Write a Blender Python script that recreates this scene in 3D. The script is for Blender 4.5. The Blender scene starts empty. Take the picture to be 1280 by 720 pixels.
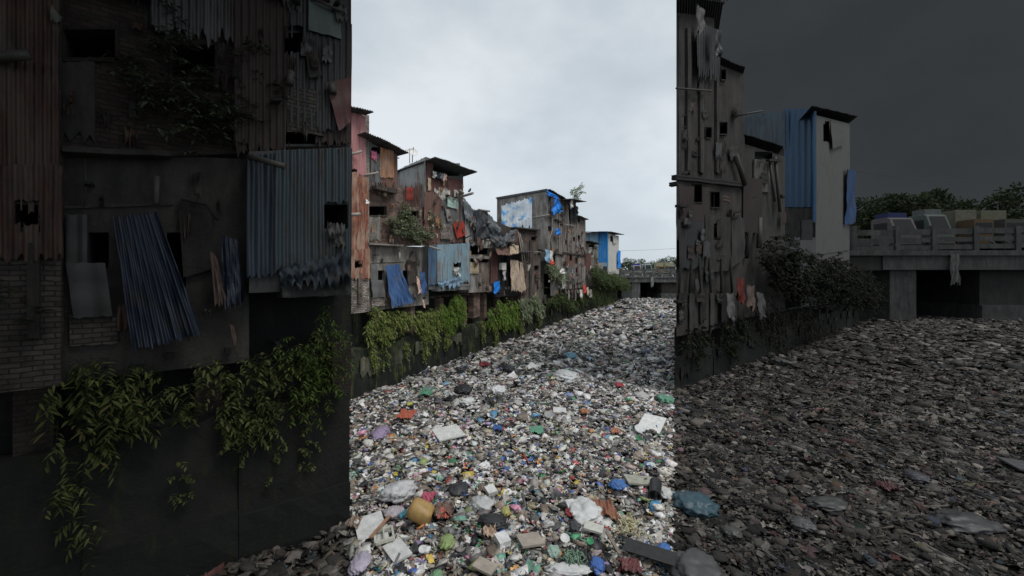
import bpy, bmesh, math, random
import numpy as np
R = math.radians
random.seed(7); rng = np.random.default_rng(7)
scene = bpy.context.scene
C = scene.collection
F, HZ, CAMH = 514.0, 345.0, 6.0

# ------------------------------------------------------------------ mesh helpers
class MB:
    def __init__(s): s.v = []; s.f = []; s.uv = []; s.sm = []
    def vert(s, p, uv=(0, 0)):
        s.v.append((float(p[0]), float(p[1]), float(p[2]))); s.uv.append(uv); return len(s.v)-1
    def face(s, idx, smooth=False): s.f.append(tuple(idx)); s.sm.append(smooth)
    def quad(s, a, b, c, d, uvs=None, smooth=False):
        uvs = uvs or [(0, 0)]*4
        i = [s.vert(p, u) for p, u in zip((a, b, c, d), uvs)]; s.face(i, smooth)
    def box(s, o, ax, ay, az):
        """box from corner o with edge vectors"""
        o, ax, ay, az = map(np.array, (o, ax, ay, az))
        if np.dot(np.cross(ax, ay), az) < 0: ax, ay = ay, ax
        lx, ly, lz = (np.linalg.norm(q) for q in (ax, ay, az))
        P = lambda i, j, k: o+ax*i+ay*j+az*k
        def q(a, b, c, d, lu, lv): s.quad(a, b, c, d, [(0, 0), (lu, 0), (lu, lv), (0, lv)])
        q(P(0,0,0), P(0,1,0), P(1,1,0), P(1,0,0), ly, lx)
        q(P(0,0,1), P(1,0,1), P(1,1,1), P(0,1,1), lx, ly)
        q(P(0,0,0), P(1,0,0), P(1,0,1), P(0,0,1), lx, lz)
        q(P(1,0,0), P(1,1,0), P(1,1,1), P(1,0,1), ly, lz)
        q(P(1,1,0), P(0,1,0), P(0,1,1), P(1,1,1), lx, lz)
        q(P(0,1,0), P(0,0,0), P(0,0,1), P(0,1,1), ly, lz)
    def cbox(s, c, size, rz=0, rx=0, ry=0):
        c = np.array(c, float)
        cz, sz = math.cos(rz), math.sin(rz); cx, sx = math.cos(rx), math.sin(rx); cy, sy = math.cos(ry), math.sin(ry)
        Rm = np.array([[cz,-sz,0],[sz,cz,0],[0,0,1]]) @ np.array([[cy,0,sy],[0,1,0],[-sy,0,cy]]) @ np.array([[1,0,0],[0,cx,-sx],[0,sx,cx]])
        ax, ay, az = (Rm[:, i]*size[i] for i in range(3))
        s.box(c-(ax+ay+az)/2, ax, ay, az)
    def tube(s, pts, r, n=7, cap=True):
        pts = [np.array(p, float) for p in pts]
        rs = r if isinstance(r, (list, tuple)) else [r]*len(pts)
        rings = []
        for i, p in enumerate(pts):
            d = pts[min(i+1, len(pts)-1)]-pts[max(i-1, 0)]; d /= (np.linalg.norm(d)+1e-9)
            a = np.cross(d, (0, 0, 1)); 
            if np.linalg.norm(a) < .05: a = np.cross(d, (1, 0, 0))
            a /= np.linalg.norm(a); b = np.cross(d, a)
            rings.append([s.vert(p+(a*math.cos(t)+b*math.sin(t))*rs[i], (k/n, i)) for k, t in enumerate(np.linspace(0, 2*math.pi, n, endpoint=False))])
        for i in range(len(rings)-1):
            for k in range(n): s.face((rings[i][k], rings[i+1][k], rings[i+1][(k+1) % n], rings[i][(k+1) % n]), True)
        if cap: s.face(rings[0]); s.face(rings[-1][::-1])
    def grid(s, P, UV, n, thick=0.0, smooth=True, skip=None):
        """P (nv,nu,3) grid; n normal; thick slab behind"""
        nv, nu = P.shape[:2]; n = np.array(n)
        A = [[s.vert(P[j, i], tuple(UV[j, i])) for i in range(nu)] for j in range(nv)]
        B = [[s.vert(P[j, i]-n*thick, tuple(UV[j, i])) for i in range(nu)] for j in range(nv)] if thick else None
        ok = np.ones((nv-1, nu-1), bool)
        for j in range(nv-1):
            for i in range(nu-1):
                if skip is not None and skip[j, i]: ok[j, i] = False; continue
                s.face((A[j][i], A[j+1][i], A[j+1][i+1], A[j][i+1]), smooth)
                if thick: s.face((B[j][i], B[j][i+1], B[j+1][i+1], B[j+1][i]), smooth)
        if thick:
            g = lambda j, i: 0 <= j < nv-1 and 0 <= i < nu-1 and ok[j, i]
            for j in range(nv-1):
                for i in range(nu-1):
                    if not ok[j, i]: continue
                    def e(*q): s.face([s.vert(s.v[k], s.uv[k]) for k in q])
                    if not g(j-1, i): e(A[j][i], A[j][i+1], B[j][i+1], B[j][i])
                    if not g(j+1, i): e(A[j+1][i], B[j+1][i], B[j+1][i+1], A[j+1][i+1])
                    if not g(j, i-1): e(A[j][i], B[j][i], B[j+1][i], A[j+1][i])
                    if not g(j, i+1): e(A[j][i+1], A[j+1][i+1], B[j+1][i+1], B[j][i+1])

def ctr(mb):
    a = np.array(mb.v); return np.array([a[:, 0].mean(), a[:, 1].mean(), a[:, 2].min()])
def build(name, mb, mat, parent=None, bevel=0):
    """parent: thing Empty / part; its world origin is stored in ['_o'] dict"""
    if not mb.v: return None
    org = ORG[parent.name] if parent else ctr(mb)
    me = bpy.data.meshes.new(name)
    me.from_pydata([(x-org[0], y-org[1], z-org[2]) for x, y, z in mb.v], [], mb.f)
    uvl = me.uv_layers.new(name='UVMap')
    li = np.empty(len(me.loops), np.int32); me.loops.foreach_get('vertex_index', li)
    uvl.data.foreach_set('uv', np.array(mb.uv, np.float32)[li].ravel())
    me.polygons.foreach_set('use_smooth', mb.sm)
    o = bpy.data.objects.new(name, me); C.objects.link(o)
    if mat: me.materials.append(mat)
    if parent: o.parent = parent
    else: o.location = org
    ORG[o.name] = org
    if bevel:
        b = o.modifiers.new('b', 'BEVEL'); b.width = bevel; b.segments = 2; b.limit_method = 'ANGLE'
    return o
ORG = {}
def thing(name, label, cat, loc, group=None):
    o = bpy.data.objects.new(name, None); C.objects.link(o); o.location = loc
    o.empty_display_size = .2
    ORG[o.name] = np.array(loc, float); tag(o, label, cat, group); return o
def tag(o, label, cat, group=None, kind=None):
    if label: o['label'] = label
    if cat: o['category'] = cat
    if group: o['group'] = group
    if kind: o['kind'] = kind
    return o

# ------------------------------------------------------------------ materials
def nt(name):
    m = bpy.data.materials.new(name); m.use_nodes = True
    t = m.node_tree; b = t.nodes['Principled BSDF']; return m, t, b
def N_(t, ty, **kw):
    n = t.nodes.new(ty)
    for k, v in kw.items(): setattr(n, k, v)
    return n
def mapped(t, src, scale, rot=(0, 0, 0)):
    mp = N_(t, 'ShaderNodeMapping'); mp.inputs['Scale'].default_value = scale; mp.inputs['Rotation'].default_value = rot
    t.links.new(src, mp.inputs['Vector']); return mp.outputs['Vector']
def coord(t, kind='UV'):
    tc = N_(t, 'ShaderNodeTexCoord'); oi = N_(t, 'ShaderNodeObjectInfo')
    ml = N_(t, 'ShaderNodeMath', operation='MULTIPLY'); ml.inputs[1].default_value = 37.0
    t.links.new(oi.outputs['Random'], ml.inputs[0])
    ad = N_(t, 'ShaderNodeVectorMath', operation='ADD')
    t.links.new(tc.outputs[kind], ad.inputs[0]); t.links.new(ml.outputs[0], ad.inputs[1]); return ad.outputs[0], tc.outputs[kind]
def noise(t, vec, scale, detail=6, rough=.6):
    n = N_(t, 'ShaderNodeTexNoise'); n.inputs['Scale'].default_value = scale; n.inputs['Detail'].default_value = detail
    n.inputs['Roughness'].default_value = rough; t.links.new(vec, n.inputs['Vector']); return n.outputs['Fac']
def ramp(t, fac, stops):
    r = N_(t, 'ShaderNodeValToRGB'); e = r.color_ramp.elements
    while len(e) > 1: e.remove(e[-1])
    e[0].position = stops[0][0]; c = stops[0][1]; e[0].color = (*c, 1) if len(c) == 3 else c
    for p, c in stops[1:]:
        q = e.new(p); q.color = (*c, 1)
    t.links.new(fac, r.inputs['Fac']); return r.outputs['Color']
def mix(t, fac, a, b, mode='MIX'):
    m = N_(t, 'ShaderNodeMix', data_type='RGBA', blend_type=mode)
    for s, v in ((m.inputs['Factor'], fac), (m.inputs['A'], a), (m.inputs['B'], b)):
        if isinstance(v, (int, float)): s.default_value = v
        elif isinstance(v, tuple): s.default_value = (*v, 1)
        else: t.links.new(v, s)
    return m.outputs['Result']
def bump(t, b, h, strength, dist=.02):
    bn = N_(t, 'ShaderNodeBump'); bn.inputs['Strength'].default_value = strength; bn.inputs['Distance'].default_value = dist
    t.links.new(h, bn.inputs['Height']); t.links.new(bn.outputs[0], b.inputs['Normal'])
def sc(c, f): return tuple(x*f for x in c)
G1, G0 = (1, 1, 1), (0, 0, 0)
SHEET = {  # paint, rust a, rust b, rust amount (0..1), roughness
 'pink': ((.42,.2,.2), (.2,.07,.055), (.10,.05,.04), .38, .6),
 'rust': ((.36,.25,.19), (.26,.085,.04), (.10,.04,.03), .62, .7),
 'rustbrown': ((.16,.1,.08), (.17,.075,.05), (.08,.045,.04), .6, .7),
 'maroon': ((.13,.055,.05), (.10,.05,.04), (.06,.04,.035), .5, .7),
 'orange': ((.3,.2,.15), (.42,.18,.06), (.16,.08,.05), .6, .7),
 'grey': ((.30,.31,.31), (.19,.12,.09), (.10,.08,.07), .42, .55),
 'greydark': ((.13,.135,.135), (.09,.07,.06), (.06,.055,.05), .4, .6),
 'bluestripe': ((.2,.31,.37), (.22,.17,.13), (.12,.09,.07), .45, .5),
 'bluegrey': ((.06,.12,.2), (.08,.07,.07), (.05,.05,.05), .4, .5),
 'bluewall': ((.035,.27,.62), (.05,.2,.42), (.1,.12,.14), .12, .45),
 'whitewall': ((.5,.49,.45), (.34,.32,.29), (.22,.2,.18), .3, .6),
 'roof': ((.07,.075,.08), (.05,.045,.04), (.03,.03,.03), .5, .7),
 'bluerooft': ((.25,.42,.55), (.13,.2,.28), (.2,.19,.18), .5, .5),
 'red': ((.38,.05,.035), (.2,.05,.04), (.1,.04,.03), .35, .55),
 'mint': ((.42,.56,.5), (.2,.24,.2), (.12,.1,.08), .32, .6),
 'black': ((.02,.022,.026), (.03,.03,.03), (.015,.015,.015), .4, .5),
}
PLAST = {  # light, mid, dark, scale
 'plaster': ((.27,.25,.22), (.19,.175,.155), (.09,.08,.07)),
 'plasterdark': ((.13,.12,.105), (.09,.082,.072), (.045,.04,.035)),
 'greywall': ((.32,.30,.28), (.23,.21,.195), (.11,.1,.09)),
 'woodwall': ((.21,.17,.15), (.14,.112,.098), (.06,.05,.045)),
 'brownwall': ((.31,.27,.24), (.2,.17,.15), (.08,.065,.055)),
 'white': ((.72,.7,.66), (.5,.48,.44), (.28,.25,.22)),
 'cream': ((.6,.5,.36), (.48,.38,.26), (.25,.2,.14)),
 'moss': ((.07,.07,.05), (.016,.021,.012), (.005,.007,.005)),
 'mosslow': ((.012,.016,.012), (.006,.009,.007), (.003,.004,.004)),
  'patchmoss': ((.14,.13,.1), (.05,.055,.035), (.015,.018,.01)),
 'concrete': ((.3,.3,.29), (.2,.2,.195), (.1,.1,.1)),
 'mudwood': ((.12,.1,.09), (.075,.062,.055), (.03,.026,.024)),
 'pebble': ((.42,.36,.32), (.27,.22,.2), (.12,.1,.09)),
}
FAB = {
 'bluetarp': (.04,.095,.22), 'navy': (.012,.045,.16), 'brightblue': (.02,.22,.7), 'blacktarp': (.035,.042,.05), 'greytarp': (.17,.19,.2),
 'beige': (.55,.44,.34), 'whitecloth': (.68,.66,.63), 'pinkcloth': (.6,.15,.26), 'skin': (.62,.42,.35), 'jeans': (.16,.24,.32),
 'redcloth': (.6,.08,.05), 'palegrey': (.42,.42,.4), 'brownrag': (.2,.13,.1), 'bluewhite': (.3,.48,.66), 'tealcloth': (.1,.3,.34),
}
_mc = {}
def M(kind, row=None):
    f = row.f if row else 1.0; key = (kind, row.key if row else '')  # f scales every colour, so the side rows get shaded copies
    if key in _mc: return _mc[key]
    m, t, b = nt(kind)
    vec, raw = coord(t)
    if row and row.key == 'l' and kind in ('bluestripe', 'bluetarp', 'skin', 'jeans'): f *= .75  # left row copies of these dimmed further, shade in the colour
    if kind in SHEET:
        p, ra, rb, am, ro = SHEET[kind]
        st = noise(t, mapped(t, vec, (4.5, .5, 1)), 1.2, 7, .65)
        pt = noise(t, mapped(t, vec, (1, .7, 1)), 1.1, 8, .7)
        add = N_(t, 'ShaderNodeMath', operation='MULTIPLY_ADD'); t.links.new(st, add.inputs[0]); add.inputs[1].default_value = .6
        hm = N_(t, 'ShaderNodeMath', operation='MULTIPLY'); t.links.new(pt, hm.inputs[0]); hm.inputs[1].default_value = .4
        t.links.new(hm.outputs[0], add.inputs[2])
        lo = .66-.3*am
        fac = ramp(t, add.outputs[0], [(lo-.05, G0), (lo+.07, G1)])
        rc = ramp(t, noise(t, mapped(t, vec, (7, 1.2, 1)), 2, 6), [(.36, sc(ra, f)), (.62, sc(rb, f))])
        paint = mix(t, noise(t, mapped(t, vec, (9, .6, 1)), 1.5, 5), sc(p, f*1.2), sc(p, f*.62))
        col = mix(t, fac, paint, rc)
        b.inputs['Roughness'].default_value = ro; b.inputs['Metallic'].default_value = 0
        bump(t, b, noise(t, vec, 22, 5), .35, .01)
    elif kind in PLAST:
        a, c, d = PLAST[kind]
        big = noise(t, mapped(t, vec, (1, .55, 1)), .9, 9, .68)
        st = noise(t, mapped(t, vec, (2.6, .4, 1)), 1.3, 8, .7)
        col = ramp(t, big, [(.34, sc(d, f)), (.48, sc(c, f)), (.64, sc(a, f))])
        s2 = ramp(t, st, [(.4, sc((.32,.3,.27), 1)), (.58, G1)])
        col = mix(t, .6, col, s2, 'MULTIPLY')
        if kind in ('moss', 'mosslow', 'patchmoss'):
            gm = ramp(t, noise(t, mapped(t, vec, (2.6, .5, 1)), 1.6, 8, .7), [(.54, G0), (.64, G1)])
            col = mix(t, gm, col, sc((.13,.16,.03), f*.4))
        if kind == 'pebble':
            vo = N_(t, 'ShaderNodeTexVoronoi'); vo.inputs['Scale'].default_value = 16; t.links.new(vec, vo.inputs['Vector'])
            col = mix(t, .7, col, ramp(t, vo.outputs['Distance'], [(.1, (1.3,1.2,1.1)), (.5, (.4,.35,.3))]), 'MULTIPLY')
        if kind in ('woodwall', 'mudwood'):
            w = ramp(t, noise(t, mapped(t, vec, (14, .25, 1)), 1, 3, .6), [(.35, (.42,.4,.38)), (.55, G1)])
            col = mix(t, .8, col, w, 'MULTIPLY')
        fn = noise(t, vec, 14, 8, .7)
        col = mix(t, .5, col, ramp(t, fn, [(.3, (.55,.55,.55)), (.65, (1.15,1.15,1.15))]), 'MULTIPLY')
        b.inputs['Roughness'].default_value = .9
        bump(t, b, noise(t, vec, 9, 9, .7), .9, .04)
    elif kind in ('brick', 'brickpale'):
        br = N_(t, 'ShaderNodeTexBrick'); br.offset = .5
        wob = N_(t, 'ShaderNodeVectorMath', operation='ADD')
        nn = N_(t, 'ShaderNodeTexNoise'); nn.inputs['Scale'].default_value = 2.5; t.links.new(vec, nn.inputs['Vector'])
        wm = N_(t, 'ShaderNodeVectorMath', operation='SCALE'); wm.inputs['Scale'].default_value = .05; t.links.new(nn.outputs['Color'], wm.inputs[0])
        t.links.new(vec, wob.inputs[0]); t.links.new(wm.outputs[0], wob.inputs[1]); t.links.new(wob.outputs[0], br.inputs['Vector'])
        br.inputs['Scale'].default_value = 1; br.inputs['Brick Width'].default_value = .24; br.inputs['Row Height'].default_value = .085
        br.inputs['Mortar Size'].default_value = .012; br.inputs['Mortar Smooth'].default_value = .4; br.inputs['Bias'].default_value = .1
        c1, c2, c3 = ((.27,.16,.13), (.15,.105,.09), (.1,.09,.08)) if kind == 'brick' else ((.42,.37,.33), (.24,.19,.17), (.1,.09,.08))
        for nme, c in (('Color1', c1), ('Color2', c2), ('Mortar', c3)): br.inputs[nme].default_value = (*sc(c, f), 1)
        col = mix(t, .9, br.outputs['Color'], ramp(t, noise(t, vec, 2.2, 9, .7), [(.34, (.25,.24,.2)), (.6, (1.1,1.1,1.1))]), 'MULTIPLY')
        b.inputs['Roughness'].default_value = .95
        mm = N_(t, 'ShaderNodeMath', operation='MULTIPLY_ADD'); t.links.new(br.outputs['Fac'], mm.inputs[0]); mm.inputs[1].default_value = -1.2
        t.links.new(noise(t, vec, 8, 8, .7), mm.inputs[2]); bump(t, b, mm.outputs[0], 1, .03)
    elif kind in FAB:
        c = FAB[kind]
        col = mix(t, noise(t, mapped(t, vec, (2, 1, 1)), 2, 8, .7), sc(c, f*1.35), sc(c, f*.5))
        dirt = ramp(t, noise(t, vec, 1.3, 8, .7), [(.52, G0), (.72, G1)])
        col = mix(t, dirt, col, sc((.12,.1,.08), f))
        b.inputs['Roughness'].default_value = .55 if 'tarp' in kind or 'blue' in kind else .9
        bump(t, b, noise(t, vec, 9, 7), .5, .03)
    elif kind == 'tornposter':   # blue and white torn plastic sheet
        v2 = mapped(t, vec, (.42, .5, 1))
        col = ramp(t, noise(t, v2, .9, 5, .6), [(.38, sc((.05,.25,.62), f)), (.43, sc((.3,.5,.7), f)), (.47, sc((.66,.7,.74), f)), (.6, sc((.5,.55,.58), f)), (.66, sc((.1,.3,.6), f))])
        b.inputs['Roughness'].default_value = .4; bump(t, b, noise(t, vec, 3, 6), .6, .1)
    elif kind == 'interior':
        col = None; b.inputs['Base Color'].default_value = (.012, .011, .01, 1); b.inputs['Roughness'].default_value = 1  # near-black colour stands in for the darkness of a room
    elif kind == 'pole':
        col = mix(t, noise(t, vec, 4), sc((.36,.34,.31), f), sc((.16,.14,.12), f)); b.inputs['Roughness'].default_value = .7
    elif kind == 'dish':
        col = mix(t, noise(t, vec, 5), sc((.7,.7,.68), f), sc((.45,.44,.42), f)); b.inputs['Roughness'].default_value = .5
    if kind in LEAF:
        f = {'l': .34, 'c': 1.35}.get(row.key, f)  # left row leaves take a shaded copy of the leaf colours
        l1, l2, l3 = LEAF[kind]
        ge = N_(t, 'ShaderNodeNewGeometry')
        col = ramp(t, ge.outputs['Random Per Island'], [(0, sc(l2, f)), (.55, sc(l1, f)), (.9, sc(l3, f)), (1, sc((.22,.17,.07), f))])
        b.inputs['Roughness'].default_value = .75; b.inputs['Specular IOR Level'].default_value = .2
        tr = N_(t, 'ShaderNodeBsdfTranslucent'); ms = N_(t, 'ShaderNodeMixShader'); ms.inputs[0].default_value = .25
        t.links.new(col, tr.inputs['Color']); t.links.new(b.outputs[0], ms.inputs[1]); t.links.new(tr.outputs[0], ms.inputs[2])
        t.links.new(ms.outputs[0], t.nodes['Material Output'].inputs['Surface'])
    if col is not None: t.links.new(col, b.inputs['Base Color'])
    _mc[key] = m; return m
LEAF = {
 'leafbright': ((.13,.22,.04), (.07,.13,.025), (.24,.34,.07)),
 'leafyellow': ((.17,.22,.06), (.09,.13,.035), (.29,.33,.11)),
 'leafgrey': ((.2,.24,.15), (.11,.145,.08), (.34,.38,.27)),
 'leafdark': ((.05,.08,.03), (.025,.045,.018), (.1,.13,.05)),
 'leafdim': ((.035,.05,.022), (.02,.032,.014), (.065,.08,.035)),
 'leaftree': ((.075,.115,.045), (.04,.07,.028), (.13,.17,.07)),
}
def plain(name, c, rough=.6, metal=0, var=.35, scale=3):
    key = ('plain', name)
    if key in _mc: return _mc[key]
    m, t, b = nt(name); vec, raw = coord(t, 'Object')
    col = mix(t, ramp(t, noise(t, vec, scale, 7, .65), [(.35, G0), (.65, G1)]), c, sc(c, 1-var))
    t.links.new(col, b.inputs['Base Color']); b.inputs['Roughness'].default_value = rough; b.inputs['Metallic'].default_value = metal
    bump(t, b, noise(t, vec, scale*5, 5), .3, .01)
    _mc[key] = m; return m

# ------------------------------------------------------------------ facade rows (photo pixels -> points on a real facade plane)
class Plane:
    def __init__(s, P, D, N): s.P = np.array(P, float); s.D = np.array(D, float); s.N = np.array(N, float)
class Row:
    def __init__(s, key, P, ang, f, mp, lo, hi, suffix, inward=None):
        s.key, s.f, s.mp, s.lo, s.hi, s.suf = key, f, mp, lo, hi, suffix
        a = R(ang); D = np.array((math.sin(a), math.cos(a))); N = np.array((math.cos(a), -math.sin(a)))
        s.pl = Plane(P, D, N); s.D = D; s.N = N; s.In = -N if inward is None else np.array(inward)
        s.floor = {'c': 4.2, 'l': 4.2, 'r': 2.9}.get(key, 0)
        s.D3 = np.array((*D, 0)); s.N3 = np.array((*N, 0)); s.In3 = np.array((*s.In, 0))
    def pt(s, x, y, off=0, pl=None):
        pl = pl or s.pl
        if s.mp: x = 640+(x-640)*3.16; y = 360+(y-360)*3.16
        r = (x-640)/F; P = pl.P+pl.N*off
        Y = np.dot(P, pl.N)/np.dot((r, 1), pl.N)
        return np.array((r*Y, Y, CAMH-(y-HZ)/F*Y))
    def has(s, x0, x1): return x1 > s.lo+.5 and x0 < s.hi-.5
    def endplane(s, x, off=0):
        """plane perpendicular to the facade, at its corner x, seen from the camera side"""
        p = s.pt(x, 300, off); return Plane(p[:2], s.N*-1, -s.D)
    def lab(s, t): return (t+' '+s.suf).strip()
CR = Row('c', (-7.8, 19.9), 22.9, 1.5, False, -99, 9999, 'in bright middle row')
LR = Row('l', (-3.91, 9.95), 50.0, .17, True, -99, 576.4, 'in dark near row')  # low factor: centre materials darkened, shade put into the colour
RR = Row('r', (8.4, 21.3), 49.3, .175, True, 705, 9999, 'in dark right row', inward=(.372, .928))  # this row's materials are darkened copies too, shade painted in

def clipq(row, q):
    x0, x1, a, b, c, d = q
    if not row.has(x0, x1): return None
    l, h = max(x0, row.lo), min(x1, row.hi); u0 = (l-x0)/(x1-x0); u1 = (h-x0)/(x1-x0)
    L = lambda p, r, u: p+(r-p)*u
    return (l, h, L(a, b, u0), L(a, b, u1), L(c, d, u0), L(c, d, u1))
def patch(row, q, off=.05, offb=None, nu=2, nv=2, skew=0, pl=None, fn=None, jag=0, jagt=0, pinch=0):
    """grid of points over the trapezoid q=(x0,x1,ytl,ytr,ybl,ybr)"""
    q = clipq(row, q) if pl is None else q
    if q is None: return None
    x0, x1, ytl, ytr, ybl, ybr = q; offb = off if offb is None else offb
    pl = pl or row.pl; n3 = np.array((*pl.N, 0))
    cs = [row.pt(x0, ytl, off, pl), row.pt(x1, ytr, off, pl), row.pt(min(x0+skew+pinch, row.hi), ybl, offb, pl), row.pt(min(x1+skew-pinch, row.hi), ybr, offb, pl)]
    P = np.zeros((nv, nu, 3)); UV = np.zeros((nv, nu, 2)); PX = np.zeros((nv, nu, 2))
    H = abs(cs[0][2]-cs[2][2])+1e-6
    seed = random.random()*50
    for i in range(nu):
        u = i/(nu-1)
        jt = jagt*(math.sin(u*31+seed)+math.sin(u*73+seed*2)+random.uniform(-.7, .7))*.4/H
        jb = jag*(math.sin(u*27+seed*3)+math.sin(u*61+seed)+random.uniform(-.7, .7))*.4/H
        for j in range(nv):
            v = j/(nv-1); vv = jt+(1+jb-jt)*v
            p = (cs[0]*(1-u)+cs[1]*u)*(1-vv)+(cs[2]*(1-u)+cs[3]*u)*vv
            UV[j, i] = (np.dot(p[:2], pl.D), p[2])
            PX[j, i] = (x0+(x1-x0)*u, (ytl*(1-u)+ytr*u)*(1-vv)+(ybl*(1-u)+ybr*u)*vv)
            if fn: p = p+n3*fn(u, v)
            P[j, i] = p
    W = np.linalg.norm(cs[0]-cs[1])
    return P, UV, PX, n3, W, H
def skipmask(PX, holes):
    nv, nu = PX.shape[:2]; sk = np.zeros((nv-1, nu-1), bool)
    for j in range(nv-1):
        for i in range(nu-1):
            c = (PX[j, i]+PX[j+1, i+1])/2
            for (a, b, y0, y1) in holes:
                if a < c[0] < b and y0 < c[1] < y1: sk[j, i] = True
    return sk

# builders that return MB ----------------------------------------------------
def sheet(row, q, off=.06, pitch=.105, amp=.022, holes=(), jag=.1, jagt=.03, nv=9, mb=None, pl=None, offb=None, skew=0, joint=True):
    mb = mb or MB
    qq = clipq(row, q) if pl is None else q
    if qq is None: return None
    P0 = patch(row, q, off, pl=pl)
    W, H = P0[4], P0[5]; n = max(2, int(round(W/pitch))); nu = min(n*6+1, 420)
    if n*6 > 420: n = 70
    s = random.random()*9; lap = max(.7, .9)
    def fn(u, v):
        k = int(u*W/lap)                      # overlapping sheets, about 0.9 m wide, lying unevenly
        d = amp*math.sin(2*math.pi*n*u)+.02*math.sin(7*u+s+4*v)+.02*math.sin(k*12.9+s*7)
        if joint: d += .015 if (v*H+.37*k) % 2.1 < 1.05 else 0
        return d
    nv = max(nv, min(24, int(H/.25)))
    r = patch(row, q, off, offb, nu, nv, skew, pl, fn, jag, jagt)
    m = MB(); m.grid(r[0], r[1], r[3], .012, True, skipmask(r[2], holes) if holes else None); return m
def cloth(row, q, off=.15, folds=7, amp=.05, jag=.12, skew=0, pinch=0, nu=40, nv=18, pl=None, offb=None, sag=0):
    ph = [random.uniform(0, 6) for _ in range(6)]
    def fn(u, v):
        g = .35+.65*v
        uu = u+.045*math.sin(7*u+ph[4])+.03*math.sin(5*v+11*u+ph[5])
        return amp*g*((.55+.45*math.sin(5*u+ph[1]+2*v))*math.sin(2*math.pi*folds*uu+ph[0]+1.5*math.sin(3*v+ph[1]))+.5*math.sin(2*math.pi*folds*2.3*u+ph[2]+2*v)+.6*math.sin(9*v+5*u+ph[3])+.35*math.sin(19*u-13*v+ph[2])*math.sin(8*v+ph[0])+.2*math.sin(43*u+17*v+ph[4]))
    r = patch(row, q, off, offb, nu, nv, skew, pl, fn, jag, jag*.4, pinch)
    if r is None: return None
    if sag:
        for i in range(nu):
            r[0][:, i, 2] -= sag*math.sin(math.pi*i/(nu-1))**2*np.linspace(1, .6, nv)
    m = MB(); m.grid(r[0], r[1], r[3], .008); return m
def panel(row, q, off=.05, thick=.05, nu=8, nv=8, rough=.015, jag=.02, jagt=.02, holes=(), skew=0, pl=None, offb=None):
    ph = random.random()*9
    r = patch(row, q, off, offb, nu, nv, skew, pl, lambda u, v: rough*(math.sin(9*u+ph)+math.sin(11*v+ph*2)), jag, jagt)
    if r is None: return None
    m = MB(); m.grid(r[0], r[1], r[3], thick, True, skipmask(r[2], holes) if holes else None); return m
def planks(row, q, off=.06, w=.16, jag=.25, thick=.03, pl=None, gap=.012, holes=()):
    qq = clipq(row, q) if pl is None else q
    if qq is None: return None
    W = patch(row, q, off, pl=pl)[4]; n = max(2, int(W/w)); m = MB(); x0, x1, a, b, c, d = qq
    for k in range(n):
        u0, u1 = k/n, (k+1)/n-gap/W; L = lambda p, r, u: p+(r-p)*u
        dy0 = random.uniform(-1, 1)*jag*.3; o = off+random.uniform(-.015, .02)
        H = 1/ max(.02, patch(row, qq, off, pl=pl)[5])*abs(c-a) if k == 0 else H
        q2 = (L(x0, x1, u0), L(x0, x1, u1), L(a, b, u0)+dy0*H, L(a, b, u1)+dy0*H, L(c, d, u0)+random.uniform(-1, 1)*jag*H, L(c, d, u1)+random.uniform(-1, 1)*jag*H)
        nv = 2 if not holes else 24
        r = patch(row, q2, o, None, 2, nv, 0, pl)
        if r is None: continue
        m.grid(r[0], r[1], r[3], thick, False, skipmask(r[2], holes) if holes else None)
    return m
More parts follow.
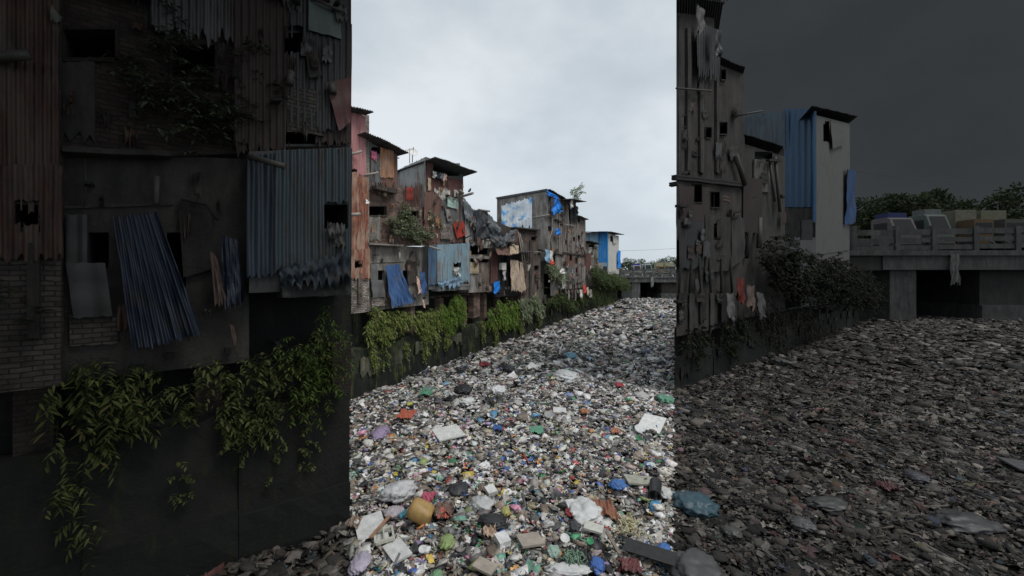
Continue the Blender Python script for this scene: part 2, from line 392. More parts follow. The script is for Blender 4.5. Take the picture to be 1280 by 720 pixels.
def core(row, q, off=0, depth=4.0, holes=(), drop=.0, rec=1.0, ext=True):
    """house body: front wall with real openings, side, back and top walls. returns wall MB and interior MB"""
    q = clipq(row, q)
    if q is None: return None, None
    x0, x1, ytl, ytr, ybl, ybr = q
    if ext and min(ybl, ybr) >= 340:
        def yof(x):
            Y = row.pt(x, 350, off)[1]; y = HZ+(CAMH-row.floor)*F/Y
            return 360+(y-360)/3.16 if row.mp else y
        ybl, ybr = max(ybl, yof(x0)), max(ybr, yof(x1))
    hs = [(max(a, x0+.1), min(b, x1-.1), c, d) for a, b, c, d in holes if a < x1-.5 and b > x0+.5]
    xs = sorted({x0, x1, *[h[0] for h in hs], *[h[1] for h in hs]})
    m = MB(); mis = []; In = row.In3
    ty = lambda x: ytl+(ytr-ytl)*(x-x0)/(x1-x0)
    by = lambda x: ybl+(ybr-ybl)*(x-x0)/(x1-x0)
    def qd(mm, pa, pb, pc, pd, ax=None):
        f = (lambda p: (np.dot(p[:2], row.D), p[2])) if ax is None else (lambda p: (np.dot(p[:2], ax), p[2]))
        mm.quad(pa, pb, pc, pd, [f(p) for p in (pa, pb, pc, pd)])
    for a, b in zip(xs, xs[1:]):
        mid = (a+b)/2; col = sorted([h for h in hs if h[0] <= mid <= h[1]], key=lambda h: h[2])
        segs = []; cur = None
        ya, yb = ty(a), ty(b)
        for h in col:
            segs.append((ya, yb, h[2], h[2])); ya = yb = h[3]
        segs.append((ya, yb, by(a), by(b)))
        for (p, r_, s_, t_) in segs:
            if s_ <= p and t_ <= r_: continue
            qd(m, row.pt(a, p, off), row.pt(a, s_, off), row.pt(b, t_, off), row.pt(b, r_, off))
    for a, b, c, d in hs:
        A, B_, C_, D_ = row.pt(a, c, off), row.pt(b, c, off), row.pt(b, d, off), row.pt(a, d, off)
        th = In*.15
        for p, r_ in ((A, B_), (B_, C_), (C_, D_), (D_, A)): qd(m, p, r_, r_+th, p+th)
        mi = MB(); mis.append(mi)
        A, B_, C_, D_ = A+th, B_+th, C_+th, D_+th; dp = In*rec
        for p, r_ in ((A, B_), (B_, C_), (C_, D_), (D_, A)): qd(mi, p, r_, r_+dp, p+dp)
        qd(mi, A+dp, D_+dp, C_+dp, B_+dp)
    tl, tr, bl, br = row.pt(x0, ytl, off), row.pt(x1, ytr, off), row.pt(x0, ybl, off), row.pt(x1, ybr, off)
    bk = In*depth; dz = np.array((0, 0, -drop)); bl2, br2 = bl+bk, br+bk
    bl2[2] = bl[2]; br2[2] = br[2]
    qd(m, tl, bl, bl2, tl+bk+dz, row.In); qd(m, tr, tr+bk+dz, br2, br, row.In)
    qd(m, tl+bk+dz, bl2, br2, tr+bk+dz); qd(m, tl, tl+bk+dz, tr+bk+dz, tr); qd(m, bl, br, br2, bl2)
    return m, mis
def roofm(row, x0, x1, yl, yr, off, over=.5, depth=4.0, drop=.5, pitch=.16, amp=.035, side=.35, thick=.02, frontdrop=.15):
    q = clipq(row, (x0, x1, yl, yr, yl+1, yr+1)); cl0, cl1 = x0 < row.lo, x1 > row.hi
    if q is None: return None
    x0, x1, yl, yr = q[:4]
    A = row.pt(x0, yl, off); B = row.pt(x1, yr, off); D = (B-A)/np.linalg.norm(B-A); A = A-D*(0 if cl0 else side); B = B+D*(0 if cl1 else side)
    W = np.linalg.norm(B-A); n = max(2, int(W/pitch)); nu = min(n*4+1, 301); n = min(n, 75); nv = 5
    P = np.zeros((nv, nu, 3)); UV = np.zeros((nv, nu, 2)); In = row.In3
    for j in range(nv):
        v = j/(nv-1)
        for i in range(nu):
            u = i/(nu-1); lap = math.sin(int(u*W/.9)*7.7)*.05
            d = -(over+lap)+(depth+over+lap)*v
            z = -frontdrop*(1-v)-drop*v+amp*math.sin(2*math.pi*n*u)+.02*math.sin(5*u)
            P[j, i] = A+(B-A)*u+In*d+np.array((0, 0, z)); UV[j, i] = (u*W, d)
    m = MB(); m.grid(P[::-1], UV[::-1], (0, 0, 1), thick); return m
def pole(row, pts, r=.04, n=8):
    ok = all(row.has(p[0]-1, p[0]+1) or row.lo < p[0] < row.hi for p in pts)
    if not ok: return None
    m = MB(); m.tube([row.pt(p[0], p[1], p[2]) for p in pts], r, n); return m
def winframe(row, h, off=.03, w=.05, sill=True):
    a, b, c, d = h
    if a < row.lo or b > row.hi: return None
    A, B, Cc, Dd = row.pt(a, c, off), row.pt(b, c, off), row.pt(b, d, off), row.pt(a, d, off)
    m = MB(); n = row.N3; z = np.array((0, 0, 1.))
    for p, r_, t in ((A, B, z*w), (Dd, Cc, -z*w*1.4), (A, Dd, -row.D3*w), (B, Cc, row.D3*w)):
        m.box(p-n*.02, r_-p, t, n*.05)
    return m

# vegetation -------------------------------------------------------------------
def leaves(mb, base, d, L, W, up):
    side = np.cross(d, up); side /= (np.linalg.norm(side)+1e-9); nn = np.cross(side, d)
    p = [base, base+d*L*.35+side*W*.5+nn*W*.15, base+d*L*.35-side*W*.5+nn*W*.15,
         base+d*L*.72+side*W*.32-nn*L*.06, base+d*L*.72-side*W*.32-nn*L*.06, base+d*L-nn*L*.16]
    i = [mb.vert(x) for x in p]
    mb.face((i[0], i[1], i[2])); mb.face((i[1], i[3], i[4], i[2])); mb.face((i[3], i[5], i[4]))
def unit(v): v = np.array(v, float); return v/(np.linalg.norm(v)+1e-9)
def sprig(mf, ms, base, d, length, nl, L, W, droop, r=.006):
    pts = []; p = base.copy(); dd = unit(d); st = length/7
    for k in range(8):
        pts.append(p.copy()); dd = unit(dd+np.array((0, 0, -droop*st))+rng.normal(0, .05, 3)); p = p+dd*st
    ms.tube(pts, [r*(1-.1*k) for k in range(8)], 4, False)
    for k in range(nl):
        t = 1+6*(k+random.random()*.5)/nl; i = min(int(t), 6); q = pts[i]+(pts[i+1]-pts[i])*(t-i)
        ax = unit(pts[i+1]-pts[i]); s = unit(np.cross(ax, (0, 0, 1)))*(1 if k % 2 else -1)
        ld = unit(ax*.5+s*.9+np.array((0, 0, random.uniform(-.5, .25)))+rng.normal(0, .2, 3))
        leaves(mf, q, ld, L*random.uniform(.6, 1.2), W*random.uniform(.7, 1.2), unit((rng.normal(0, .3), rng.normal(0, .3), 1)))
PD = 2.6
def plant(row, label, blobs, dens=10, L=.16, W=.05, mat='leafbright', thick=.5, length=.5, droop=2.0, nl=12, name='wall_plant', cat='plant', up=.5, off0=0, group=None, sfx=True):
    blobs = [b for b in blobs if row.lo < b[0] < row.hi]
    if not blobs: return
    mf, ms = MB(), MB(); root = None
    if name == 'hanging_plant': up = -.1; droop *= 1.5; thick *= .6; blobs = [(a, b+ry*.25, rx*.85, ry*1.2) for a, b, rx, ry in blobs]; dens *= .8
    if name == 'bush' and row.key == 'r': blobs = [(a, b+6, rx, ry) for a, b, rx, ry in blobs]; thick *= .7
    for (cx, cy, rx, ry) in blobs:
        a = row.pt(cx-rx, cy, off0); b = row.pt(cx+rx, cy, off0); c = row.pt(cx, cy-ry, off0); d = row.pt(cx, cy+ry, off0)
        area = np.linalg.norm(a-b)*abs(c[2]-d[2])*.8
        for k in range(max(4, int(area*dens*PD*(.5 if row.key == 'l' else .75)))):
            rr = math.sqrt(random.random()); th = random.random()*6.283
            if cx+rx*rr*math.cos(th) > row.hi-4: continue
            q = row.pt(cx+rx*rr*math.cos(th), cy+ry*rr*math.sin(th), off0+thick*random.random()*(1-rr*.7))
            dr = row.N3*random.uniform(.3, 1)+row.D3*random.uniform(-1, 1)+np.array((0, 0, up+random.uniform(-.5, .6)))
            sprig(mf, ms, q, dr, length*random.uniform(.6, 1.25), nl, L, W, droop)
    o = ctr(ms); t = thing(name, row.lab(label) if sfx else label, cat, o, group)
    build('foliage', mf, M(mat, row), t); build('stem', ms, M('mudwood', row), t); return t

# ------------------------------------------------------------------ houses
class House:
    def __init__(s, row, name, label, cat, x0, x1, yb, off=0, sfx=True):
        s.row = row; s.ok = row.has(x0, x1)
        if not s.ok: return
        a, b = max(x0, row.lo), min(x1, row.hi); p = row.pt((a+b)/2, yb, off)
        s.t = thing(name, row.lab(label) if sfx else label, cat, p)
        for h in (): pass
    def add(s, name, mb, mat, label=None, parent=None, bevel=0):
        if not s.ok or mb is None or not mb.v: return None
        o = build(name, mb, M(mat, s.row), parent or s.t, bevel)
        if label: o['label'] = label
        return o
    def body(s, q, mat, holes=(), off=0, depth=4, drop=.4, rec=1.0, frames=True, ext=True):
        if not s.ok: return
        m, mi = core(s.row, q, off, depth, holes, drop, rec, ext)
        if m is None: return
        s.add('wall', m, mat)
        for h in holes:
            if not s.row.has(h[0], h[1]): continue
            hh = (max(h[0], s.row.lo+.2), min(h[1], s.row.hi-.2), h[2], h[3])
            if frames:
                w = s.add('window', winframe(s.row, hh, off+.03), 'mudwood')
        for q_ in mi: s.add('room_interior', q_, 'interior')

def clutter(h, x0, x1, y0, y1, n, mats=('rustbrown', 'greydark', 'greywall', 'maroon', 'plaster', 'orange', 'mudwood', 'grey', 'white', 'cream', 'grey'), off=.3, ss=1.0):
    if not h.ok: return
    row = h.row; rr = random.Random(int(x0*7+y0))
    st = random.getstate()
    for k in range(n):
        x = rr.uniform(x0, x1); y = rr.uniform(y0, y1); w = rr.uniform(1.5, 6)*ss; hh = rr.uniform(2, 9)*ss
        if x+w > x1+1: w = 1.5
        if not (row.lo < x and x+w < row.hi): continue
        t = rr.random(); sl = rr.uniform(-.8, .8); o = off+rr.uniform(-.05, .1)
        if t < .5: h.add('patch_board', panel(row, (x, x+w, y, y+sl, y+hh, y+hh+sl), o, .02, jag=.12, jagt=.08, rough=.02, skew=rr.uniform(-.8, .8)), rr.choice(mats))
        elif t < .75: h.add('patch_sheet', sheet(row, (x, x+w, y, y+sl, y+hh*1.3, y+hh*1.3+sl), o, pitch=.14, jag=.2, jagt=.1), rr.choice(('rust', 'rustbrown', 'grey', 'maroon', 'orange')))
        elif t < .9: h.add('lath', pole(row, [(x, y, o+.05), (x+rr.uniform(-4, 4), y+rr.uniform(3, 12), o+.1)], .025*(1+.02*(x-450))), rr.choice(('pole', 'mudwood')))
        else: h.add('ledge', panel(row, (x, x+w*1.4, y, y+sl, y+1, y+1+sl), o+.2, .25, rough=0), 'mudwood')
    random.setstate(st)
def hang(row, label, cat, mb, mat, name, group=None, sfx=True):
    if mb is None: return
    o = build(name, mb, M(mat, row)); tag(o, row.lab(label) if sfx else label, cat, group); return o

def build_row(row):
    near = row.key == 'l'
    # ---- canal wall: lower course, dark recess above it
    x = 'c' if row.key == 'c' else row.key
    # ================= tall rust house at the left end
    if row.has(425, 463):
        lo = 425
        h = House(row, 'tin_house', 'tall narrow tin house, pink sheets above rusty brown ones', 'house', lo, 463, 378)
        H = [(438, 446, 208, 217), (442.5, 452.5, 327, 336)]
        h.body((lo, 461.5, 140, 144, 376, 378), 'brickpale', H, off=.22, depth=3.5, frames=False)
        h.add('metal_sheet', sheet(row, (lo, 457.5, 139, 143, 220, 219), .32, holes=H), 'pink', 'faded pink corrugated sheet')
        h.add('metal_sheet', sheet(row, (lo, 461, 216, 214, 346, 345), .29, holes=H), 'rust', 'rusty brown corrugated sheet')
        h.add('metal_sheet', sheet(row, (lo, 462.5, 312, 311, 349, 348), .33, holes=H), 'rust')
        h.add('brick_pier', panel(row, (448, 453, 342, 342, 380, 380), .33, .12, rough=.005), 'woodwall')
        h.add('roof', roofm(row, lo, 451, 131, 136, .3, over=.5, depth=3.5, drop=.6), 'roof')
        h.add('pipe', pole(row, [(434, 194, .3), (446, 191, .5), (452, 189, .6)], .06), 'pole')
        h.add('pipe', pole(row, [(436, 269, .4), (444, 268, .6), (449.5, 267.5, .62)], .08), 'pole')
        h.add('beam', pole(row, [(446, 141, .3), (457, 146, .9)], .03), 'pole')
    # ================= second house
    if row.has(455, 497):
        h = House(row, 'brick_house', 'brick house with rusty tin top storey and wide dark window', 'house', 460, 500, 308)
        T = [(463, 475, 184, 192)]; B_ = [(458.5, 483, 258, 269)]
        h.body((456, 497, 172, 186, 238, 238), 'greydark', T, off=.1, depth=2.4, frames=False)
        h.body((458, 504, 234, 234, 308, 308), 'brick', B_, off=.0, depth=4)
        h.add('metal_sheet', sheet(row, (451, 464, 165, 171, 232, 236), .18, holes=T, jag=.2), 'greydark')
        h.add('metal_sheet', sheet(row, (463, 477, 191, 194, 236, 236), .2, jag=.2), 'greydark')
        h.add('metal_sheet', sheet(row, (475, 492, 184, 189, 222, 222), .26, pitch=.13, jag=.05), 'orange', 'bright orange rusted sheet')
        h.add('metal_sheet', sheet(row, (474, 496, 190, 192, 238, 237), .21, jag=.2), 'rustbrown')
        h.add('roof', roofm(row, 451, 496, 166, 186, .2, over=.6, depth=2.6, drop=.5), 'roof')
        h.add('ledge', panel(row, (470, 497, 232, 236, 236, 242), .5, .5, 6, 3, .01), 'mudwood')
        h.add('ledge', panel(row, (462, 505, 304, 306, 306, 308), .3, .3, 6, 3, .008), 'greywall')
        h.add('plaster_patch', panel(row, (461, 475, 270, 270, 300, 301), .04, .04, jag=.15, jagt=.1), 'plaster')
        h.add('pipe', pole(row, [(455, 219, .3), (466, 217, .4), (473, 215.5, .5)], .05), 'pole')
        h.add('bracket', pole(row, [(492, 195, .2), (499, 198, .5)], .03), 'pole')
        clutter(h, 460, 496, 236, 300, 12, off=.12, ss=.8); clutter(h, 457, 492, 196, 234, 6, off=.3, ss=.7)
        for k in range(5):
            a = random.uniform(470, 494)
            h.add('broken_lath', pole(row, [(a, 240+random.uniform(0, 6), .1), (a+random.uniform(-5, 5), 228, .35)], .03), 'mudwood')
        hang(row, 'pink cloth hung in the top window of the second house', 'cloth', cloth(row, (464, 471, 188, 190, 197, 200), .3, 3, .05, nu=16, nv=8), 'pinkcloth', 'hanging_cloth', sfx=False) if row.key == 'c' else None
        hang(row, 'scrap of white cloth stuck beside the long window', 'cloth', cloth(row, (457.5, 462, 248, 253, 255, 254), .32, 2, .03, nu=12, nv=6), 'whitecloth', 'cloth_scrap')
    # ================= plastered ground storey shared by the two
    if row.has(462, 537):
        h = House(row, 'plaster_house', 'windowless plaster storey behind the dark panel and blue tarp', 'house', 462, 536, 385)
        h.body((461.5, 536, 306, 309, 386, 374), 'plaster', [(503.5, 511, 338, 366), (472.5, 480.5, 338, 352)], off=-.08, depth=4, frames=False)
        h.add('band', panel(row, (462, 506, 327.5, 326, 328.6, 327.2), -.04, .04, rough=0, jag=0), 'greywall')
        h.add('board', panel(row, (463.5, 472, 331, 331, 352, 355), .07, .05, skew=0), 'greydark')
        h.add('board', panel(row, (463.5, 479, 350, 350, 372, 371), .11, .03, skew=3), 'greydark')
        h.add('board', panel(row, (508, 521, 326, 328, 356, 352), .05, .04, skew=2), 'mudwood')
        h.add('brick_patch', panel(row, (465, 484, 371, 371, 383, 382), .02, .08, rough=.004), 'brickpale')
        h.add('cable', pole(row, [(471, 309, .03), (471.3, 320, .03), (470.6, 328, .03)], .012), 'pole')
        clutter(h, 463, 534, 311, 372, 12, ('plasterdark', 'greydark', 'mudwood', 'plaster'), off=.06, ss=.9)
        h.add('beam', pole(row, [(509, 325, .15), (519, 327, .2), (523.5, 333, .3)], .03), 'mudwood')
    hang(row, 'large faded blue tarp draped in long folds down the wall', 'tarp', cloth(row, (482, 499.5, 332, 330, 385, 378), .18, 5, .075, .06, skew=13, nu=80, nv=30, offb=.5, pinch=-5), 'bluetarp', 'blue_tarp')
    hang(row, 'small rolled blue bundle hanging right of the large tarp', 'tarp', cloth(row, (525, 531.5, 339, 341, 368, 366), .35, 4, .08, .12, nu=26, nv=18, skew=1.5, pinch=-1), 'bluetarp', 'blue_bundle')
    hang(row, 'pale pink rag hanging beside the small blue bundle', 'cloth', cloth(row, (520.5, 523.5, 345, 348, 367, 366), .36, 2, .05, .1, nu=14, nv=18, skew=3, pinch=-1), 'skin', 'hanging_rag')
    hang(row, 'narrow pinkish rag dangling below the blue bundle', 'cloth', cloth(row, (528, 530, 374, 375, 384, 385), .3, 2, .03, .1, nu=10, nv=10, skew=2), 'skin', 'hanging_rag')
    # ================= tall shed with the dish (third house)
    if row.has(497, 583):
        h = House(row, 'tin_house', 'tall shed of torn grey and brown tin with dark roof', 'house', 500, 583, 306)
        H = [(540, 575, 204, 220)]; B_ = [(506, 522.5, 264, 276.5)]; H2 = [(549.5, 557, 259, 269), (550, 576, 297, 303)]
        if row.key == 'c':
            h.body((532, 579, 196, 211, 306, 306), 'greydark', H, off=.05, depth=2.6, drop=.9, frames=False, rec=2)
            ep = row.endplane(532, .05)
            h.add('side_wall', sheet(row, (498, 532, 212, 196, 262, 262), .06, pl=ep, jag=.12, pitch=.14), 'grey', 'torn grey sheeting with rust streaks')
            h.add('side_wall', sheet(row, (499, 528, 236, 232, 262, 262), .1, pl=ep, jag=.3, jagt=.3, pitch=.14), 'rustbrown')
            h.add('metal_patch', panel(row, (508, 516, 234, 234, 250, 250), .16, .02, pl=ep), 'red', 'square dark red patch')
            h.add('roof', roofm(row, 532, 583, 193.5, 211, .1, over=.8, depth=3.4, drop=1.05, side=.15, frontdrop=.25), 'roof')
            h.add('trim_board', panel(row, (530.5, 532.5, 197, 197, 248, 248), .14, .03), 'palegrey' if False else 'greywall')
        h.body((503, 545, 259, 258, 308, 306), 'brick', B_, off=.0 if row.key == 'c' else .0, depth=1.8)
        if row.key != 'c': h.body((496, 536, 230, 230, 262, 262), 'greydark', [], off=-.02, depth=1.8)
        if row.key != 'c': h.body((534, 583, 236, 236, 304, 304), 'greydark', H2, off=.03, depth=1.8, frames=False)
        h.add('metal_sheet', sheet(row, (533, 579, 217, 225, 262, 262), .1, holes=H+H2, pitch=.14, jagt=0), 'maroon')
        h.add('metal_sheet', sheet(row, (533, 541, 199, 202, 262, 262), .13, pitch=.14), 'maroon')
        h.add('metal_sheet', sheet(row, (530, 552, 240, 240, 306, 306), .16, holes=H2, jag=.2, pitch=.14), 'rustbrown')
        h.add('metal_sheet', sheet(row, (562, 583, 256, 256, 303, 303), .12, jag=.1, pitch=.14), 'rustbrown')
        h.add('metal_sheet', sheet(row, (552, 574, 246, 248, 298, 298), .17, holes=H2, pitch=.14), 'greydark')
        h.add('side_sheet', sheet(row, (497, 534, 242, 240, 259, 262), .12, jag=.2, pitch=.13), 'grey') if row.key == 'l' else None
        h.add('mint_panel', panel(row, (559.5, 572.5, 245, 249, 258, 261.5), .26, .03), 'mint', 'pale mint green square panel')
        h.add('metal_patch', panel(row, (566.5, 579, 279, 276, 298, 293), .32, .02, skew=5), 'red', 'tilted dark red sheet')
        h.add('leaning_board', panel(row, (557, 562, 261, 262, 277, 276), .28, .02, skew=3), 'greywall')
        h.add('brick_patch', panel(row, (551, 566, 280, 282, 298, 300), .2, .08), 'brickpale')
        h.add('torn_paper', panel(row, (535, 539, 222, 223, 238, 238), .22, .012, jag=.1), 'cream')
        clutter(h, 534, 580, 226, 300, 22, off=.3, ss=.8); clutter(h, 505, 534, 262, 300, 8, off=.12, ss=.7)
        for (a, b, c, d) in ((543, 550, 237, 241), (548.5, 556, 234, 246), (556, 562.5, 236, 244), (551, 557, 243, 249), (568, 575, 238, 248)):
            h.add('torn_paper', panel(row, (a, b, c, c+1, d, d+1), .23, .012, nu=12, jag=.15, jagt=.15), 'skin' if False else 'white')
        h.add('bamboo_pole', pole(row, [(572, 247, .3), (581, 244.5, 1.0), (591, 241.5, 1.9)], .09), 'pole')
        h.add('lath', pole(row, [(560, 245, .3), (574, 251, .45)], .035), 'pole')
        h.add('lath', pole(row, [(579, 299, .3), (589, 294, .9)], .045), 'mudwood')
        if row.key == 'c':
            for i, (a, c) in enumerate(((541, 214), (546, 215), (550, 216), (554, 217))):
                hang(row, ['grey shirt', 'striped grey cloth', 'dark trousers', 'pale pink cloth'][i]+' on the line under the dark shed roof', 'laundry',
                     cloth(row, (a, a+4.4, c, c+.8, c+7+i % 2*3, c+8), .35, 3, .07, .15, nu=14, nv=10), ['palegrey', 'blacktarp', 'greytarp', 'skin'][i], 'laundry', sfx=False)
            # dish on the roof
            p = row.pt(515.5, 203, -1.0)
            d = thing('satellite_dish', 'small white satellite dish standing on the dark shed roof', 'satellite dish', p)
            mm = MB(); mm.tube([p, p+np.array((0, 0, .45))], .03, 8); build('mast', mm, M('pole', row), d)
            cc = p+np.array((0, 0, .62)); ax = unit((.35, -.75, .55)); s1 = unit(np.cross(ax, (0, 0, 1))); s2 = np.cross(s1, ax)
            Pg = np.zeros((7, 25, 3)); U = np.zeros((7, 25, 2))
            for j in range(7):
                for i in range(25):
                    r_ = .34*j/6; th = i/24*2*math.pi; Pg[j, i] = cc+s1*r_*math.cos(th)+s2*r_*math.sin(th)+ax*(r_**2*.7); U[j, i] = (i/8, j/8)
            mm = MB(); mm.grid(Pg, U, ax, .015); build('reflector', mm, M('dish', row), d)
            mm = MB(); mm.tube([cc-s2*.3, cc+ax*.35], .012, 6); mm.tube([cc+ax*.33, cc+ax*.42], .035, 8); build('feed_arm', mm, M('pole', row), d)
            q = row.pt(512, 204, -.8); mm = MB(); mm.tube([q, q+np.array((0, 0, .9))], .025, 6); mm.tube([q+np.array((-.25,0,.8)), q+np.array((.25,0,.85))], .015, 6)
            o = build('aerial', mm, M('pole', row)); tag(o, 'thin metal aerial beside the small satellite dish', 'aerial')
            q = row.pt(587, 240.3, 1.5)       # crow on the pole
            mb = MB(); mb.tube([q+row.D3*-.22+np.array((0, 0, -.02)), q+row.D3*-.1+np.array((0, 0, .04)), q+np.array((0, 0, .12)), q+row.D3*.1+np.array((0, 0, .2)), q+row.D3*.13+np.array((0,0,.26)), q+row.D3*.19+np.array((0, 0, .25))], [.02, .05, .085, .06, .05, .008], 10)
            mb.tube([q+np.array((0,0,.08)), q+np.array((0,0,-.03))], .01, 5)
            o = build('bird', mb, plain('crow_black', (.015, .015, .017))); tag(o, 'small black bird perched on the jutting bamboo pole', 'bird')
    # ================= blue striped tin bay
    if row.has(534, 588):
        h = House(row, 'tin_bay', 'jutting bay of blue and grey striped corrugated tin', 'house', 535, 587, 358)
        H = [(565, 575, 327, 336.5)]
        h.body((536, 584.5, 306, 304, 362, 360), 'greydark', H, off=.35, depth=2.0, frames=False, ext=False)
        h.body((534, 588, 352, 352, 386, 384), 'mosslow', [], off=-.7, depth=2.0, frames=False)
        h.add('metal_sheet', sheet(row, (535, 546, 308, 307, 356, 355), .42, pitch=.15, amp=.03), 'bluegrey')
        h.add('metal_sheet', sheet(row, (546, 587, 306, 304, 354, 352), .46, pitch=.15, amp=.03, holes=H, jag=.15), 'bluestripe')
        h.add('floor_slab', panel(row, (549, 588, 357, 355, 364, 362), .52, .6, jag=.02), 'concrete')
        h.add('pipe', pole(row, [(536, 308, .5), (545, 310.5, .8), (550.5, 312, .95)], .06), 'pole')
        hang(row, 'faded denim coloured cloth bundled along the bottom of the tin bay', 'cloth', cloth(row, (548, 577, 352, 346, 359, 358), .66, 5, .1, .15, nu=50, nv=12), 'jeans', 'cloth_bundle')
        hang(row, 'pale bundle stuffed into the hole in the tin bay', 'bundle', cloth(row, (567, 574, 334, 335, 341, 345), .6, 3, .1, .12, nu=20, nv=10), 'palegrey', 'cloth_bundle')
    if row.key == 'l': return
    # ================= drooping dark tarps and patched middle houses
    if row.has(580, 625):
        h = House(row, 'patched_house', 'low plaster hut on a brick pillar beside tin bay', 'house', 586, 618, 365)
        H = [(588, 611, 306, 318), (587, 612, 322.5, 328)]
        h.body((585, 619, 296, 296, 366, 365), 'plaster', H, off=.1, depth=3, frames=False, ext=False)
        h.body((585, 620, 355, 355, 386, 384), 'mosslow', [], off=-.7, depth=2.0, frames=False)
        h.add('plaster_panel', panel(row, (586, 602, 340, 341, 366, 365), .2, .1), 'greywall')
        h.add('plaster_panel', panel(row, (601, 618, 328, 329, 365, 364), .18, .08), 'pebble', 'pinkish pebble-dash panel')
        h.add('board', panel(row, (586.5, 598.5, 327.5, 328, 342, 342), .28, .03), 'cream', 'cream board')
        h.add('ledge', panel(row, (585, 612, 319.5, 320.5, 323, 324), .42, .4), 'greywall')
        clutter(h, 586, 618, 298, 325, 12, off=.35, ss=.7); clutter(h, 586, 618, 330, 362, 6, ('greywall', 'plaster', 'pebble'), off=.24, ss=.7)
        h.add('brick_pillar', panel(row, (592, 600, 364, 364, 398, 395), -.05, .5), 'brick')
        h.add('metal_sheet', panel(row, (613.5, 622, 314, 316, 356, 350), .3, .02), 'maroon')
    if row.has(583, 612):
        h = House(row, 'shack', 'upper shack wrapped in grey sheets and black tarps', 'house', 583, 650, 300)
        h.body((582, 648, 262, 288, 300, 306), 'mudwood', [(602, 612, 292, 304)], off=0, depth=3, frames=False)
        h.add('metal_sheet', sheet(row, (581, 597, 262, 268, 308, 306), .3, pitch=.16), 'grey')
        h.add('metal_sheet', sheet(row, (576, 588, 247, 262, 292, 300), .24, pitch=.16), 'greydark')
        h.add('beam', pole(row, [(598, 262, .4), (612, 264, .8)], .07), 'pole')
        h.add('beam', pole(row, [(607, 300, .5), (625, 299, .8)], .06), 'pole')
        h.add('box', panel(row, (608, 616, 299, 300, 310, 310), .5, .3), 'white', 'white box fixed to the wall')
        h.add('awning', sheet(row, (618, 636, 304, 309, 318, 319), .5, pitch=.2, offb=1.0, skew=4), 'rustbrown')
        h.add('awning', sheet(row, (637, 648, 306, 307, 318, 317), .5, pitch=.2, offb=.9), 'cream')
        h.add('panel', panel(row, (632, 648, 292, 286, 306, 302), .45, .03), 'rustbrown')
        clutter(h, 584, 612, 270, 306, 16, off=.5, ss=.8); clutter(h, 612, 648, 294, 306, 10, off=.5, ss=.8)
    hang(row, 'pointed grey tarp sloping down beside the brown shed', 'tarp', cloth(row, (579, 596, 246, 268, 272, 292), .5, 5, .1, .2, nu=40, nv=16, skew=3), 'greytarp', 'grey_tarp', sfx=False)
    hang(row, 'black tarp hanging in heavy folds from the projecting beam', 'tarp', cloth(row, (593, 609, 262, 263, 300, 298), .6, 5, .14, .2, nu=44, nv=18), 'blacktarp', 'black_tarp', sfx=False)
    hang(row, 'dark sheet hanging between the black tarp and the roof edge', 'tarp', cloth(row, (607, 616, 264, 272, 300, 296), .4, 3, .1, .2, nu=24, nv=18, skew=4), 'blacktarp', 'black_tarp', sfx=False)
    hang(row, 'wide black tarp sagging over the low roof before the big wall', 'tarp', cloth(row, (612, 646, 284, 286, 308, 298), .7, 4, .22, .25, nu=60, nv=20, offb=.9, sag=.5, pinch=4), 'blacktarp', 'black_tarp', sfx=False)
    hang(row, 'triangular grey sheet stretched down towards the torn blue poster', 'tarp', cloth(row, (609, 627, 266, 286, 284, 293), .5, 2, .06, .1, nu=24, nv=10), 'greytarp', 'grey_tarp', sfx=False)
    if row.has(618, 660):
        h = House(row, 'black_panel_hut', 'hut clad in flat black panels with a long beige curtain', 'house', 619, 658, 368)
        h.body((618, 660, 314, 312, 369, 368), 'black', [], off=.05, depth=3)
        h.add('panel', panel(row, (621, 627.5, 318, 318, 362, 361), .15, .03), 'black')
        h.add('panel', panel(row, (633, 641, 318, 318, 366, 365), .17, .03), 'black')
        h.add('roof', roofm(row, 616, 658, 313, 313, .1, over=.7, depth=3, drop=-.2), 'roof')
        h.add('beam', pole(row, [(636, 316, .5), (652, 315.5, .6), (676, 315, .6)], .05), 'pole')
        clutter(h, 619, 656, 316, 364, 12, ('black', 'greydark', 'maroon', 'rustbrown', 'greywall'), off=.22, ss=.7)
    hang(row, 'white plastic box hanging on a cord against the black panels', 'box', panel(row, (627.3, 632.8, 328.5, 328.5, 337.3, 337.3), .45, .25, 3, 3, 0, 0, 0), 'whitecloth', 'hanging_box', sfx=False)
    hang(row, 'limp grey bag strung below the white hanging box', 'bag', cloth(row, (628.5, 632.5, 337.5, 337.5, 350, 350), .4, 2, .08, .1, nu=12, nv=12, pinch=.8), 'palegrey', 'hanging_bag', sfx=False)
    hang(row, 'bright blue cloth below the brown sheet by the pebble hut', 'cloth', cloth(row, (617.5, 624.5, 353, 351, 367, 364), .4, 3, .07, .1, nu=20, nv=12), 'brightblue', 'blue_cloth', sfx=False)
    hang(row, 'long beige curtain hanging against the black hut', 'curtain', cloth(row, (637.5, 648, 325, 326, 363, 364), .5, 6, .08, .2, nu=50, nv=20, skew=3, pinch=-1), 'beige', 'beige_curtain', sfx=False)
    hang(row, 'second pale curtain gathered right of the long beige one', 'curtain', cloth(row, (649, 654, 327, 329, 366, 362), .48, 4, .08, .2, nu=30, nv=20, skew=3), 'beige', 'beige_curtain', sfx=False)
